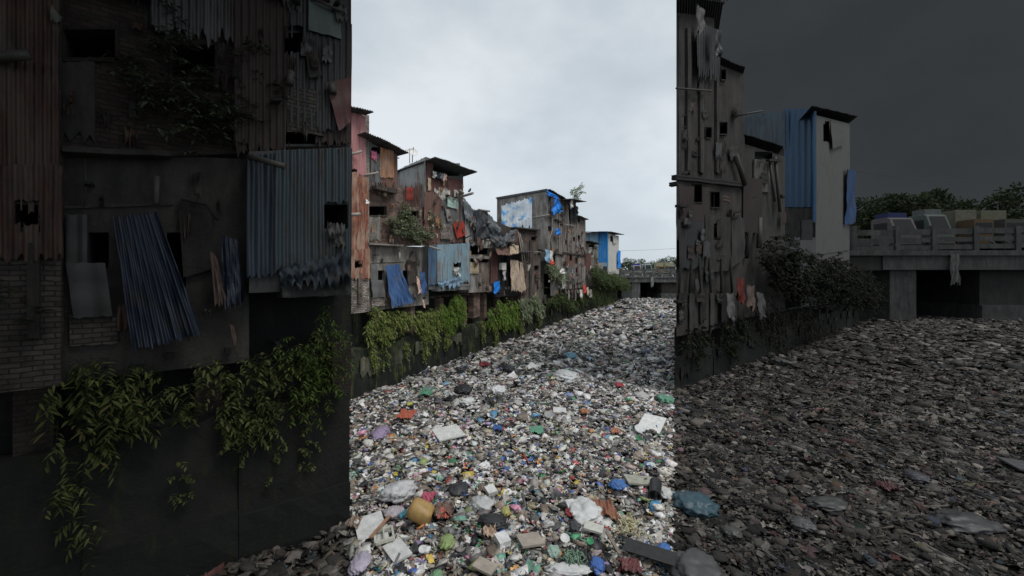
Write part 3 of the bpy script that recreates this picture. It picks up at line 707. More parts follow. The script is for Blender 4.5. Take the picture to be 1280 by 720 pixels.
    # ================= brown wooden tenement in front of the big wall
    if row.has(648, 676):
        h = House(row, 'wooden_house', 'brown weathered plank house with a flat dark roof edge', 'house', 650, 676, 378)
        H = [(664, 670, 296, 300), (661, 664, 328, 332), (668, 673, 332, 337)]
        h.body((651, 675.5, 285, 288, 379, 379), 'woodwall', H, off=.1, depth=4, frames=True)
        h.add('planks', planks(row, (652, 661, 290, 290, 362, 362), .14, .5, holes=()), 'woodwall')
        h.add('roof', panel(row, (645, 676, 283.5, 286.5, 285, 288), .5, 3.6, 4, 2, 0), 'roof')
        for (a, b, c, d) in ((648, 290, 656, 344), (650, 292, 659, 342), (652, 300, 658, 318)):
            h.add('lath', pole(row, [(a, b, .6), (c, d, .7)], .05), 'pole')
        h.add('pilaster', panel(row, (662, 664.5, 300, 300, 378, 378), .22, .1), 'mudwood')
        clutter(h, 652, 675, 290, 372, 16, ('woodwall', 'mudwood', 'greywall', 'rustbrown'), off=.2, ss=.8)
    # ================= big grey tenement
    if row.has(622, 708):
        h = House(row, 'concrete_tenement', 'tall grey tenement with a torn sheet on its end wall' if row.key == 'c' else 'tall grey tenement wall cut by the frame edge', 'building', 676, 708, 378)
        H = [(685.5, 688.5, 283, 287.5), (694, 698, 352, 358), (686, 688, 246, 251)]
        h.body((683, 708, 238, 251, 326, 328), 'greywall', H, off=.1, depth=6.3, drop=.5)
        h.body((672, 708, 326, 328, 380, 378), 'plasterdark', H+[(680, 690, 342, 368)], off=-.3, depth=5, frames=False, rec=2)
        if row.key == 'c':
            ep = row.endplane(683, .1)
            h.add('end_wall', panel(row, (622, 683, 249, 238.5, 330, 326), .06, .1, pl=ep, rough=.01), 'greywall')
            h.add('roof_edge', panel(row, (620.5, 683.5, 246.5, 235.8, 249, 238), .22, .3, 6, 2, 0, pl=ep), 'roof')
            o = hang(row, 'large torn blue and white sheet on tenement end wall', 'tarp', cloth(row, (627, 665, 257, 247, 288, 285), .2, 4, .05, .45, nu=60, nv=24, pl=ep), 'tornposter', 'torn_sheet', sfx=False)
            mm = MB(); mm.tube([row.pt(648, 275, .15, ep), row.pt(683, 269, .2, ep)], .05, 6); h.add('pipe', mm, 'pole')
        h.add('roof', roofm(row, 682.6, 706, 236, 249, .1, over=.5, depth=6.4, drop=.6, side=.1, frontdrop=.1), 'roof')
        for (a, b, w) in ((689.5, 691, 0), (699, 700.5, 0), (706, 708, 0)):
            h.add('pilaster', panel(row, (a, b, 252, 254, 326, 326), .25, .12), 'greywall')
        h.add('pipe', pole(row, [(682, 269, .3), (692, 268, .3)], .07), 'pole')
        h.add('pipe', pole(row, [(684, 268, .35), (696, 274, .3), (706, 280, .3), (718, 283, .3)], .035), 'pole')
        h.add('pipe', pole(row, [(691, 285, .3), (685, 306, .35)], .04), 'pole')
        h.add('ledge', panel(row, (676, 706, 311.5, 318, 313, 319.5), .5, .4), 'mudwood')
        h.add('metal_sheet', sheet(row, (694, 706, 316, 319, 341, 341), .3, pitch=.25), 'greywall')
        h.add('shutter', sheet(row, (688, 700, 340, 342, 370, 368), .25, pitch=.25), 'greydark')
        clutter(h, 684, 707, 256, 322, 14, ('greywall', 'plaster', 'woodwall', 'plasterdark'), off=.2, ss=.7); clutter(h, 680, 707, 322, 372, 16, off=.3, ss=.7)
        if row.key == 'c':
            hang(row, 'blue tarp crumpled along the tenement roof edge', 'tarp', cloth(row, (684, 698, 238, 246, 243, 250), .6, 4, .15, .2, nu=30, nv=8), 'brightblue', 'blue_tarp', sfx=False)
            hang(row, 'bright blue tarp hanging like a skirt high on the tenement', 'tarp', cloth(row, (692.5, 698, 248.5, 250, 268, 264), .8, 4, .25, .15, nu=30, nv=14, pinch=-3.5, skew=1.5), 'brightblue', 'blue_tarp', sfx=False)
            hang(row, 'small blue cover over the middle tenement window', 'tarp', cloth(row, (694.5, 700, 285, 287, 293, 293), .6, 3, .12, .15, nu=20, nv=10, pinch=-.5), 'brightblue', 'blue_tarp', sfx=False)
            hang(row, 'reddish rag under the small blue window cover', 'cloth', cloth(row, (695.5, 699.5, 293, 293, 296.5, 296.5), .5, 2, .06, .1, nu=12, nv=6), 'maroon' if False else 'brownrag', 'hanging_rag', sfx=False)
            hang(row, 'pale blue shirt hung under the tenement ledge', 'laundry', cloth(row, (681.5, 687, 312, 313, 326, 328), .7, 3, .1, .2, nu=20, nv=12), 'bluewhite', 'laundry', sfx=False)
            hang(row, 'white cloth hung under the tenement ledge', 'laundry', cloth(row, (687, 691, 313, 314, 327, 328), .72, 3, .1, .2, nu=20, nv=12), 'whitecloth', 'laundry', sfx=False)
            hang(row, 'red and white cloth hung below the white one on the tenement', 'laundry', cloth(row, (687.5, 692.5, 325, 326, 331, 329), .76, 3, .1, .2, nu=20, nv=8), 'redcloth', 'laundry', sfx=False)
            hang(row, 'white conical sheet jutting from the lower tenement wall', 'tarp', cloth(row, (701.5, 705, 334.5, 336, 343, 341), .9, 2, .1, .1, nu=16, nv=8, pinch=-3), 'whitecloth', 'white_sheet', sfx=False)
            hang(row, 'pale rag hanging below the white conical sheet', 'cloth', cloth(row, (702.5, 706, 342, 342, 361, 359), .6, 2, .1, .3, nu=14, nv=14), 'palegrey', 'hanging_rag', sfx=False)
    # ================= second tenement
    if row.has(704, 733):
        h = House(row, 'tenement', 'stained grey tenement with tiny windows and a roof plant', 'building', 705, 732, 372)
        H = [(716.5, 718.8, 296.5, 300.5), (722, 725, 294.5, 299), (707, 709, 292, 296), (711.5, 715, 319, 326), (718.5, 722, 322, 328), (719, 722, 336, 340), (726.5, 728.5, 334, 338), (722.5, 724.5, 273.5, 277.5)]
        h.body((704, 720, 251, 252, 345, 345), 'brownwall', H, off=.2, depth=5 if row.key == 'c' else 7, frames=True)
        h.body((719.5, 732, 269.5, 275, 345, 344), 'brownwall', H, off=.1, depth=4, frames=True)
        h.body((706, 731, 341, 341, 374, 370), 'mudwood', [(712, 718, 352, 360)], off=.05, depth=4, frames=False)
        h.add('roof', roofm(row, 703, 721, 248, 251, .3, over=1.3, depth=5, drop=.3, pitch=.3, side=.6), 'roof')
        h.add('roof', roofm(row, 719, 731, 268.5, 273, .2, over=.6, depth=4, drop=.3, pitch=.3, side=.3), 'roof')
        h.add('floor_band', panel(row, (705, 732.5, 315, 318, 317, 320), .35, .25), 'mudwood')
        h.add('metal_sheet', sheet(row, (706, 718, 320, 320, 343, 343), .25, pitch=.3, holes=H), 'rustbrown')
        h.add('shutter', sheet(row, (706, 716, 333, 334, 352, 352), .34, pitch=.3), 'greydark')
        clutter(h, 706, 731, 278, 314, 16, ('greywall', 'plaster', 'woodwall', 'plasterdark'), off=.3, ss=.6); clutter(h, 706, 731, 320, 368, 22, off=.42, ss=.6)
        h.add('plaster_panel', panel(row, (716.5, 727, 331, 332, 354, 353), .32, .1, holes=H), 'plaster')
        h.add('plaster_panel', panel(row, (727, 732, 329, 333, 352, 348), .4, .2), 'greywall')
        for (a, b) in ((709.5, 711), (714.5, 716), (721, 722)):
            h.add('pilaster', panel(row, (a, b, 257 if a < 718 else 276, 257 if a < 718 else 276, 314, 315), .33, .12), 'greywall')
        h.add('pipe', pole(row, [(705, 281, .5), (719, 282, .5)], .05), 'pole')
        h.add('pipe', pole(row, [(728, 292, .3), (739, 290, 1.5)], .06), 'pole')
        h.add('metal_sheet', sheet(row, (713, 722, 255, 258, 276, 276), .5, pitch=.3, jag=.6), 'black')
        for k in range(6):
            a = 706+k*4.2
            h.add('broken_lath', pole(row, [(a, 362, .5), (a+random.uniform(-2, 2), 348, .35)], .07), 'mudwood')
            h.add('broken_board', panel(row, (a, a+2.5, 362, 362, 374+k % 2*4, 372), .3, .05, jag=.2), 'greywall' if k % 2 else 'mudwood')
        hang(row, 'torn white cloth caught on the roof edge by the roof plant', 'cloth', cloth(row, (713, 716, 248, 250, 260, 258), 1.2, 3, .1, .3, nu=16, nv=12), 'whitecloth', 'torn_cloth')
        hang(row, 'dark bag hanging from the corner of the tenement roof', 'bag', cloth(row, (720.5, 722.5, 258, 258, 268, 268), 1.0, 2, .12, .2, nu=12, nv=12), 'blacktarp', 'hanging_bag')
        plant(row, 'leafy plant sprouting from the tenement roof', [(716, 244, 3.5, 5), (722, 240, 2.5, 4), (718, 250, 3, 4)], 3 if row.key=='c' else 2.2, .3, .17, 'leafgrey', .8, 1.2, .6, 12, 'roof_plant', up=.9)
    # ================= low shed
    if row.has(733, 748):
        h = House(row, 'low_shed', 'low pale shed squeezed between the tenement and the blue house', 'shed', 733, 748, 345)
        h.body((732, 748, 303, 308, 345, 345), 'plaster', [(736, 743, 306, 309)], off=-.2, depth=4, frames=False)
        h.add('roof', roofm(row, 732, 746, 300, 304, -.2, over=.8, depth=4, drop=.3, pitch=.3), 'roof')
        h.add('metal_sheet', sheet(row, (731.5, 739, 316, 317, 338, 338), .2, pitch=.3), 'maroon')
        h.add('wall_patch', panel(row, (736, 742, 309, 310, 322, 322), -.05, .1), 'white')
        h.add('post', pole(row, [(744, 308, .1), (746, 330, .2)], .12), 'pole')
        h.add('post', pole(row, [(742, 310, .1), (744, 326, .2)], .1), 'pole')
        clutter(h, 733, 747, 308, 340, 8, off=.1, ss=.6)
    # ================= blue and white tin house
    if row.has(745, 776):
        h = House(row, 'blue_house', 'tall tin house, bright blue end wall and cream white canal front', 'house', 748, 775, 350)
        H = [(762.5, 765.5, 294, 302)]
        h.body((760, 773.5, 291.5, 295, 347, 345), 'whitewall', H, off=0, depth=5, drop=.3, frames=False)
        h.add('front_wall', sheet(row, (760, 773.5, 292, 295.5, 347, 345), .08, pitch=.6, amp=.03, holes=H, jag=.05, joint=False), 'whitewall')
        ep = row.endplane(760, 0)
        h.add('end_wall', sheet(row, (747.5, 760, 289, 289, 328, 328), .08, pl=ep, pitch=.55, amp=.05, jag=.02, jagt=0, joint=False), 'bluewall')
        h.add('end_wall', panel(row, (733, 760, 300, 289, 340, 340), -.05, .1, pl=ep, jag=0, jagt=0), 'greywall')
        h.add('corner_trim', panel(row, (759.3, 760.4, 290, 290, 334, 334), .16, .1), 'bluewall')
        h.add('side_roof', sheet(row, (731.5, 748, 292, 289.5, 302, 305), .5, pl=ep, pitch=.5, amp=.05, offb=.2), 'bluerooft', 'pale blue patched tin')
        h.add('roof', roofm(row, 758, 775, 289, 292.5, .1, over=1.0, depth=6, drop=-.1, pitch=.5, side=.6, amp=.05), 'roof')
        h.add('loose_flap', panel(row, (766, 771, 294.5, 297, 305, 303), .35, .04, skew=1), 'whitewall')
        h.add('vent', panel(row, (754.5, 759, 333, 333, 341, 341), .2, .1), 'black')
        hang(row, 'narrow blue tarp on far edge of blue and white house', 'tarp', cloth(row, (772.5, 775.5, 313, 313.5, 335, 334), .4, 2, .15, .2, nu=16, nv=14, pinch=-.3), 'brightblue', 'blue_tarp')
    if row.key in 'cr':
        m = MB(); a, b = row.pt(776, 313.5, .5), row.pt(850 if row.key == 'c' else 850, 301, 10)
        b = a+(np.array((a[0]+25, a[1]+14, a[2]+2.4))-a)*(1.3 if row.key == 'c' else 1.4)
        m.tube([a*(1-u)+b*u-np.array((0, 0, 1.6*u*(1-u))) for u in np.linspace(0, 1, 14)], .025 if row.key == 'c' else .03, 5)
        o = build('cable', m, plain('cable_black', (.03, .03, .03))); tag(o, row.lab('thin overhead cable running right from the blue house'), 'cable')

# ------------------------------------------------------------------ canal walls
def canal_wall(row, t0, t1, low, high, label, lowdepth=.5):
    """low/high: wall top heights at t0,t1"""
    P = row.pl.P
    def pt(t, off, z): return np.array((*(P+row.D*t+(row.N*off if off > 0 else row.In*-off)), z))
    w = thing('canal_wall', label, 'wall', (*(P+row.D*(t0+t1)/2), -.3))
    n = max(4, int((t1-t0)/2.2))
    rr = random.Random(3)
    m1, m2 = MB(), MB()
    for k in range(n):
        a, b = t0+(t1-t0)*k/n, t0+(t1-t0)*(k+1)/n-.01; u = (k+.5)/n
        zt = low[0]+(low[1]-low[0])*u+rr.uniform(-.2, .15); o = rr.uniform(-.12, .06)
        A, B = pt(a, o, -.5), pt(b, o, -.5)
        nv = 6; nu = 8; G = np.zeros((nv, nu, 3)); U = np.zeros((nv, nu, 2))
        zm = 1.25+rr.uniform(-.25, .2)
        for (mm, z0, z1, oo) in ((m1, zm, zt, 0), (m2, -.5, zm, .05)):
            for j in range(nv):
                for i in range(nu):
                    t = a+(b-a)*i/(nu-1); z = z1+(z0-z1)*j/(nv-1)
                    G[j, i] = pt(t, o+oo+rr.uniform(-.035, .035), z+(rr.uniform(-.12, .06) if j == 0 and oo == 0 else 0)); U[j, i] = (t, z)
            mm.grid(G.copy(), U.copy(), -row.In3, .55, False)
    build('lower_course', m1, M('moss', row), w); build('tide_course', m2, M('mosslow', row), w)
    t = t0+.5
    while t < t1-1.2:
        wd = rr.uniform(.5, 1.6); u = (t-t0)/(t1-t0); zt = low[0]+(low[1]-low[0])*u
        za = zt-rr.uniform(.1, .7); zb = za-rr.uniform(.4, 1.0); nu = 9; nv = 7; G = np.zeros((nv, nu, 3)); U = np.zeros((nv, nu, 2))
        for i in range(nu):
            d0, d1 = rr.uniform(-.05, .05), rr.uniform(-.22, .22)*(.35 if row.key == 'l' else 1)
            for j in range(nv):
                tt = t+wd*i/(nu-1); z = (za+d0)+((zb+d1)-(za+d0))*j/(nv-1); G[j, i] = pt(tt, .1+rr.uniform(-.008, .008), z); U[j, i] = (tt, z)
        if row.key == 'l': t += 2; continue
        mp_ = MB(); mp_.grid(G, U, -row.In3, .05, False); build('render_patch', mp_, M('patchmoss', row), w)
        t += wd+rr.uniform(.6, 3.5)*(1 if t1 < 60 else 1.3)
    m3 = MB(); m3.box(pt(t0, -.75, -.5), row.D3*(t1-t0), row.In3*.9, np.array((0, 0, high+.5-.02)))
    build('upper_wall', m3, M('mosslow', row), w)
    k = t0+.6
    while k < min(t1, 30):
        z = low[0]+(low[1]-low[0])*(k-t0)/(t1-t0)
        mm = MB(); mm.box(pt(k, -.74, z-.3), row.D3*.45, row.N3*.45, np.array((0, 0, high-z+.1))); build('brick_pier', mm, M('brick', row), w)
        k += rr.uniform(2.2, 4.2)
    mm = MB()
    for k in np.arange(t0+.2, min(t1, 32), .9):
        q = rr.uniform(0, .5); mm.box(pt(k, -.7, high-.12), row.D3*.1, row.N3*(.7+q*.3), np.array((0, 0, .12)))
    build('joist', mm, M('mudwood', row), w)
    return w

# ------------------------------------------------------------------ bridges
def bridge(D, mp, xr, label, key, f):
    row = Row(key, (0, D), 90, f, mp, -9999, 9999, ''); row.N = np.array((0, -1.)); row.N3 = np.array((0, -1., 0)); row.pl = Plane((0, D), (1, 0), (0, -1)); row.D3 = np.array((1., 0, 0))
    row.In3 = np.array((0, 1., 0))
    p0 = row.pt(788, 373, 0); b = thing('road_bridge', label, 'bridge', (row.pt(815, 373)[0], D, 0))
    def bx(x0, x1, y0, y1, off=0, th=.4):
        a = row.pt(x0, y1, 0); c = row.pt(x1, y0, 0); m = MB()
        m.box((a[0], D-off, a[2]), (c[0]-a[0], 0, 0), (0, th, 0), (0, 0, c[2]-a[2])); return m
    build('deck', bx(786, xr, 346.3, 352.8, .3, 14), M('concrete', row), b)
    build('deck_edge', bx(772, xr, 345.2, 347.2, .55, .8), M('concrete', row), b)
    build('approach_wall', bx(771, 788, 346.9, 353, .1, 13), M('plasterdark', row), b)
    build('pier', bx(790, 800.5, 352.7, 374.5, -.2, 10), M('concrete', row), b)
    build('abutment', bx(829, xr, 352.7, 369, -1.2, 12), M('plasterdark', row), b)
    build('abutment_base', bx(828, xr, 367, 375, -.6, 12), M('concrete', row), b)
    m = MB(); a = row.pt(765, 375, 0); c = row.pt(xr, 352.7, 0); m.box((a[0], D+12.5, -.5), (c[0]-a[0], 0, 0), (0, 1, 0), (0, 0, c[2]+.5)); build('dark_backing', m, M('mosslow', row), b)  # added near-black backing, stands in for the dark under the deck
    posts = [775, 792, 806.5, 823, 839.5, 856, 872]
    posts = [p for p in posts if p < xr]
    for p in posts: build('railing_post', bx(p-.9, p+1.1, 335.5, 346, .25, .45), M('concrete', row), b)
    for a, c in zip(posts, posts[1:]+[xr]):
        if c-a < 3: continue
        for y0, y1 in ((336.6, 338.8), (340.0, 341.8), (343, 344.8)):
            build('rail', bx(a+1.1, c-.9, y0+.5-.02*(a-775), y1+.5-.02*(a-775), .1, .18), M('concrete', row), b)
    m = MB(); a = row.pt(771, 337.5, 0); c = row.pt(xr, 336, 0); m.box((a[0], D+13, a[2]-1), (c[0]-a[0], 0, 0), (0, .3, 0), (0, 0, 1)); build('far_parapet', m, M('concrete', row), b)
    o = build('hanging_cloth', cloth(row, (813.5, 817, 346.5, 346.5, 358.5, 358), .8, 2, .15, .5, nu=14, nv=14), M('palegrey', row)); tag(o, row.lab('pale cloth hanging over the edge of the '+('far' if key == 'bc' else 'dark right')+' bridge'), 'cloth')
    # road on the bridge
    a = row.pt(760, 346, 0); c = row.pt(xr, 346, 0); m = MB(); m.box((a[0], D+.4, a[2]+.01), (c[0]-a[0], 0, 0), (0, 12.4, 0), (0, 0, .12))
    o = build('road', m, plain('asphalt', (.05*f, .05*f, .05*f))); tag(o, None, None, kind='structure')
    return row, a[2]+.13

def vehicle(row, zroad, D, x0, x1, ytop, kind, colours, label, cat, name):
    """a vehicle on the bridge seen end-on over the railing"""
    yc = D+3; sc_ = yc/D
    xa, xb = row.pt(x0, 300, 0)[0]*sc_, row.pt(x1, 300, 0)[0]*sc_
    ztop = CAMH+(row.pt(x0, ytop, 0)[2]-CAMH)*sc_
    w, h, cx = xb-xa, ztop-zroad, (xa+xb)/2; L = w*(1.3 if kind == 'van' else 1.6); f = row.f
    v = thing(name, label, cat, (cx, yc, zroad)); body, trim = colours
    mat = lambda n, c, r=.9: plain(n+row.key+str(c), sc(c, f*.8), max(r, .8))
    def b(n, x, y, z, sx, sy, sz, m, bev=.04, par=None):
        mm = MB(); mm.box((xa+w*x, yc+y, zroad+h*z), (w*sx, 0, 0), (0, sy, 0), (0, 0, h*sz)); return build(n, mm, m, par or v, bev)
    glass = mat('glass', (.04,.045,.05), .9)
    if kind == 'truck':
        b('cargo_box', 0, w*.75, .3, 1, L-w*.75, .7, mat('cargo', body), .05)
        b('cab', .05, 0, .14, .9, w*.72, .6, mat('cab', trim), .12)
        b('windscreen', .12, -.03, .42, .76, .06, .24, glass, .01)
        b('bumper', .03, -.12, .12, .94, .14, .08, mat('chassis', (.06,.06,.06)), .02)
        b('chassis', .15, .1, .16, .7, L-.2, .12, mat('chassis', (.06,.06,.06)), .02)
        for q in (.1, .78): b('headlight', q, -.04, .24, .12, .06, .06, mat('lamp', (.7,.7,.65), .2), .01)
    else:
        mm = MB(); prof = [(0, .14), (0, .5), (.1, .58), (.3, .97), (.4, 1), (.97, 1), (1, .94), (1, .14)]
        fr = [mm.vert((xa, yc+L*p, zroad+h*q)) for p, q in prof]; bk = [mm.vert((xb, yc+L*p, zroad+h*q)) for p, q in prof]
        mm.face(fr); mm.face(bk[::-1]); n = len(prof)
        for i in range(n): mm.face((fr[(i+1) % n], fr[i], bk[i], bk[(i+1) % n]))
        build('body', mm, mat('van', body), v, .08)
        mm = MB(); P = lambda x, p, q: np.array((xa+w*x, yc+L*p-.02, zroad+h*q+.01))
        mm.quad(P(.08, .11, .6), P(.92, .11, .6), P(.88, .285, .94), P(.12, .285, .94)); build('windscreen', mm, glass, v)
        b('roof_load', .1, L*.42, 1.0, .8, L*.5, .14, mat('load', trim), .06)
        b('bumper', .02, -.1, .14, .96, .14, .1, mat('chassis', (.06,.06,.06)), .02)
        for q in (.06, .8): b('headlight', q, -.03, .34, .14, .05, .09, mat('lamp', (.7,.7,.65), .2), .01)
        for q in (-.01, .985):
            b('side_window', q, L*.38, .58, .02, L*.5, .28, glass, .005)
    for a in (.16, .8):
        for q in (-.01, .87):
            c = np.array((xa+w*q, yc+L*a, zroad+h*.15)); mm = MB(); mm.tube([c, c+np.array((w*.14, 0, 0))], h*.15, 18); w_ = build('wheel', mm, mat('tyre', (.02,.02,.02), .8), v)
            mm = MB(); mm.tube([c-np.array((.02, 0, 0)), c+np.array((.03, 0, 0))], h*.08, 12); build('rim', mm, mat('rim', (.4,.4,.4), .4), w_)

# ------------------------------------------------------------------ trees
def tree(x, y, h, w, label, f, key, nleaf=2600, z0=0):
    t = thing('tree', label, 'tree', (x, y, z0)); tr = random.Random(int(x*7+y))
    mt = MB(); base = np.array((x, y, z0)); top = base+np.array((tr.uniform(-.5, .5), 0, h*.55))
    mt.tube([base, base*.5+top*.5+np.array((.3, 0, 0)), top], [h*.035, h*.025, h*.015], 8)
    cl = []
    for k in range(13):
        a = tr.uniform(0, 6.28); r = w*tr.uniform(.1, .5); c = base+np.array((math.cos(a)*r, math.sin(a)*r*.7, h*tr.uniform(.45, .93)*(1-.25*(r/w)**2)))
        st = base+np.array((0, 0, h*tr.uniform(.25, .5))); mt.tube([st, (st+c)/2+np.array((0, 0, .4)), c], [h*.014, h*.01, h*.004], 5); cl.append((c, w*tr.uniform(.13, .26)))
    build('trunk', mt, plain('bark'+key, sc((.1,.08,.06), f), .9), t)
    mf = MB(); L = h*.035
    for k in range(nleaf):
        c, r = cl[tr.randrange(len(cl))]
        d = unit(rng.normal(0, 1, 3)); p = c+d*r*np.array((1, 1, .72))*tr.uniform(.45, 1.08)
        dd = unit(d+rng.normal(0, .7, 3)); leaves(mf, p, dd, L*tr.uniform(.6, 1.3), L*.55*tr.uniform(.7, 1.2), unit(rng.normal(0, 1, 3)))
    m = M('leaftree', type('r', (), {'f': f, 'key': key})); build('crown', mf, m, t)

# ------------------------------------------------------------------ rubbish
def hgt(x, y): return .06*np.sin(x*.9+1)*np.cos(y*.7)+.05*np.sin(x*2.3+y*1.7)+.03*np.sin(x*4.1-y*3.3)
def ico(level):
    bm = bmesh.new(); bmesh.ops.create_icosphere(bm, subdivisions=level, radius=1)
    v = np.array([q.co[:] for q in bm.verts]); f = [tuple(q.index for q in p.verts) for p in bm.faces]; bm.free(); return v, f
def smoothnoise(v, r, k=4, fr=1.5):
    out = np.zeros(len(v))
    for _ in range(k):
        d = r.normal(0, fr, 3); out += np.sin(v @ d+r.uniform(0, 6)); fr *= 1.5
    return out/k
def templates():
    r = np.random.default_rng(11); T = []
    for k in range(8):      # crumpled bags, near level
        v, f = ico(2); n = smoothnoise(v, r, 5, 2.2); v = v*(1+.55*n)[:, None]*np.array((1, r.uniform(.6, 1), r.uniform(.3, .55))); T.append((v, f, 'bag'))
    for k in range(12):     # crumpled sheets
        nx, ny = 6, 5; g = np.array([((i/(nx-1)-.5)*2, (j/(ny-1)-.5)*2*r.uniform(.8, 1.2)*.7, 0) for j in range(ny) for i in range(nx)])
        g += r.normal(0, .1, g.shape); g[:, 2] = smoothnoise(g, r, 5, 2.5)*.5+r.normal(0, .06, len(g))
        f = [(j*nx+i, j*nx+i+1, (j+1)*nx+i+1, (j+1)*nx+i) for j in range(ny-1) for i in range(nx-1) if r.random() > .07]; T.append((g, f, 'sheet'))
    for k in range(3):      # bottles
        prof = [(.0, -1), (.3, -1), (.33, -.6), (.29, -.2), (.33, .25), (.3, .5), (.11, .78), (.1, 1), (.0, 1.0)]
        n = 9; v = []; 
        for (rr, z) in prof:
            for a in range(n): v.append((z, rr*math.cos(a/n*6.283)*(1-.3*k*.5), rr*math.sin(a/n*6.283)))
        f = [(j*n+a, j*n+(a+1) % n, (j+1)*n+(a+1) % n, (j+1)*n+a) for j in range(len(prof)-1) for a in range(n)]; T.append((np.array(v), f, 'bottle'))
    for k in range(5):      # slabs, boxes, foam chunks
        v = np.array([(a, b*r.uniform(.5, .9), c*r.uniform(.12, .5)) for c in (-1, 1) for b in (-1, 1) for a in (-1, 1)])+r.normal(0, .07, (8, 3))
        f = [(0, 2, 3, 1), (4, 5, 7, 6), (0, 1, 5, 4), (1, 3, 7, 5), (3, 2, 6, 7), (2, 0, 4, 6)]; T.append((v, f, 'box'))
    for k in range(3):      # sticks and strips
        v = np.array([(a, b*.06, c*.04) for c in (-1, 1) for b in (-1, 1) for a in (-1, 1)])*1.4+r.normal(0, .03, (8, 3)); T.append((v, [(0, 2, 3, 1), (4, 5, 7, 6), (0, 1, 5, 4), (1, 3, 7, 5), (3, 2, 6, 7), (2, 0, 4, 6)], 'stick'))
    for k in range(3):      # cups / bowls
        n = 10; v = []; prof = [(.0, -.5), (.55, -.5), (.75, .1), (.85, .5), (.78, .5), (.68, .05), (.5, -.4), (.0, -.4)]
        for (rr, z) in prof:
            for a in range(n): v.append((rr*math.cos(a/n*6.283), rr*math.sin(a/n*6.283)*(1-.15*k), z*(1-.25*k)))
        T.append((np.array(v), [(j*n+a, j*n+(a+1) % n, (j+1)*n+(a+1) % n, (j+1)*n+a) for j in range(len(prof)-1) for a in range(n)], 'cup'))
    for k in range(5):      # low bags for the distance
        v, f = ico(1); n = smoothnoise(v, r, 4, 2.2); v = v*(1+.5*n)[:, None]*np.array((1, .8, .4)); T.append((v, f, 'lowbag'))
    for k in range(5):
        g = np.array([(i-1, (j-1)*.7, 0) for j in range(3) for i in range(3)], float)+r.normal(0, .15, (9, 3)); T.append((g, [(j*3+i, j*3+i+1, (j+1)*3+i+1, (j+1)*3+i) for j in range(2) for i in range(2)], 'lowsheet'))
    return T
TPL = templates()
PAL = [((.7,.69,.66), 11), ((.82,.82,.8), 5), ((.55,.53,.5), 9), ((.38,.36,.34), 9), ((.24,.23,.22), 9), ((.1,.1,.1), 12), ((.035,.035,.04), 13), ((.3,.24,.18), 7), ((.2,.15,.11), 7), ((.46,.4,.33), 6),
       ((.5,.42,.26), 1.6), ((.04,.14,.5), 1.2), ((.05,.3,.55), 1), ((.5,.05,.05), 1.6), ((.62,.26,.06), 1.0), ((.66,.5,.06), .9), ((.06,.32,.14), 1.4), ((.2,.45,.35), .8), ((.62,.25,.38), .9), ((.35,.25,.5), .6), ((.3,.36,.12), 1.2)]
def litmat(f, name, ro=.5):
    m, t, b = nt(name)
    at = N_(t, 'ShaderNodeAttribute', attribute_name='col'); tc = N_(t, 'ShaderNodeTexCoord')
    n = noise(t, tc.outputs['Object'], 9, 6, .7); d = ramp(t, n, [(.42, (1.08,1.08,1.08)), (.66, (.38,.33,.27))])
    c = mix(t, .75, at.outputs['Color'], d, 'MULTIPLY'); t.links.new(c, b.inputs['Base Color'])
    b.inputs['Roughness'].default_value = ro; bump(t, b, noise(t, tc.outputs['Object'], 30, 4), .5, .01); return m
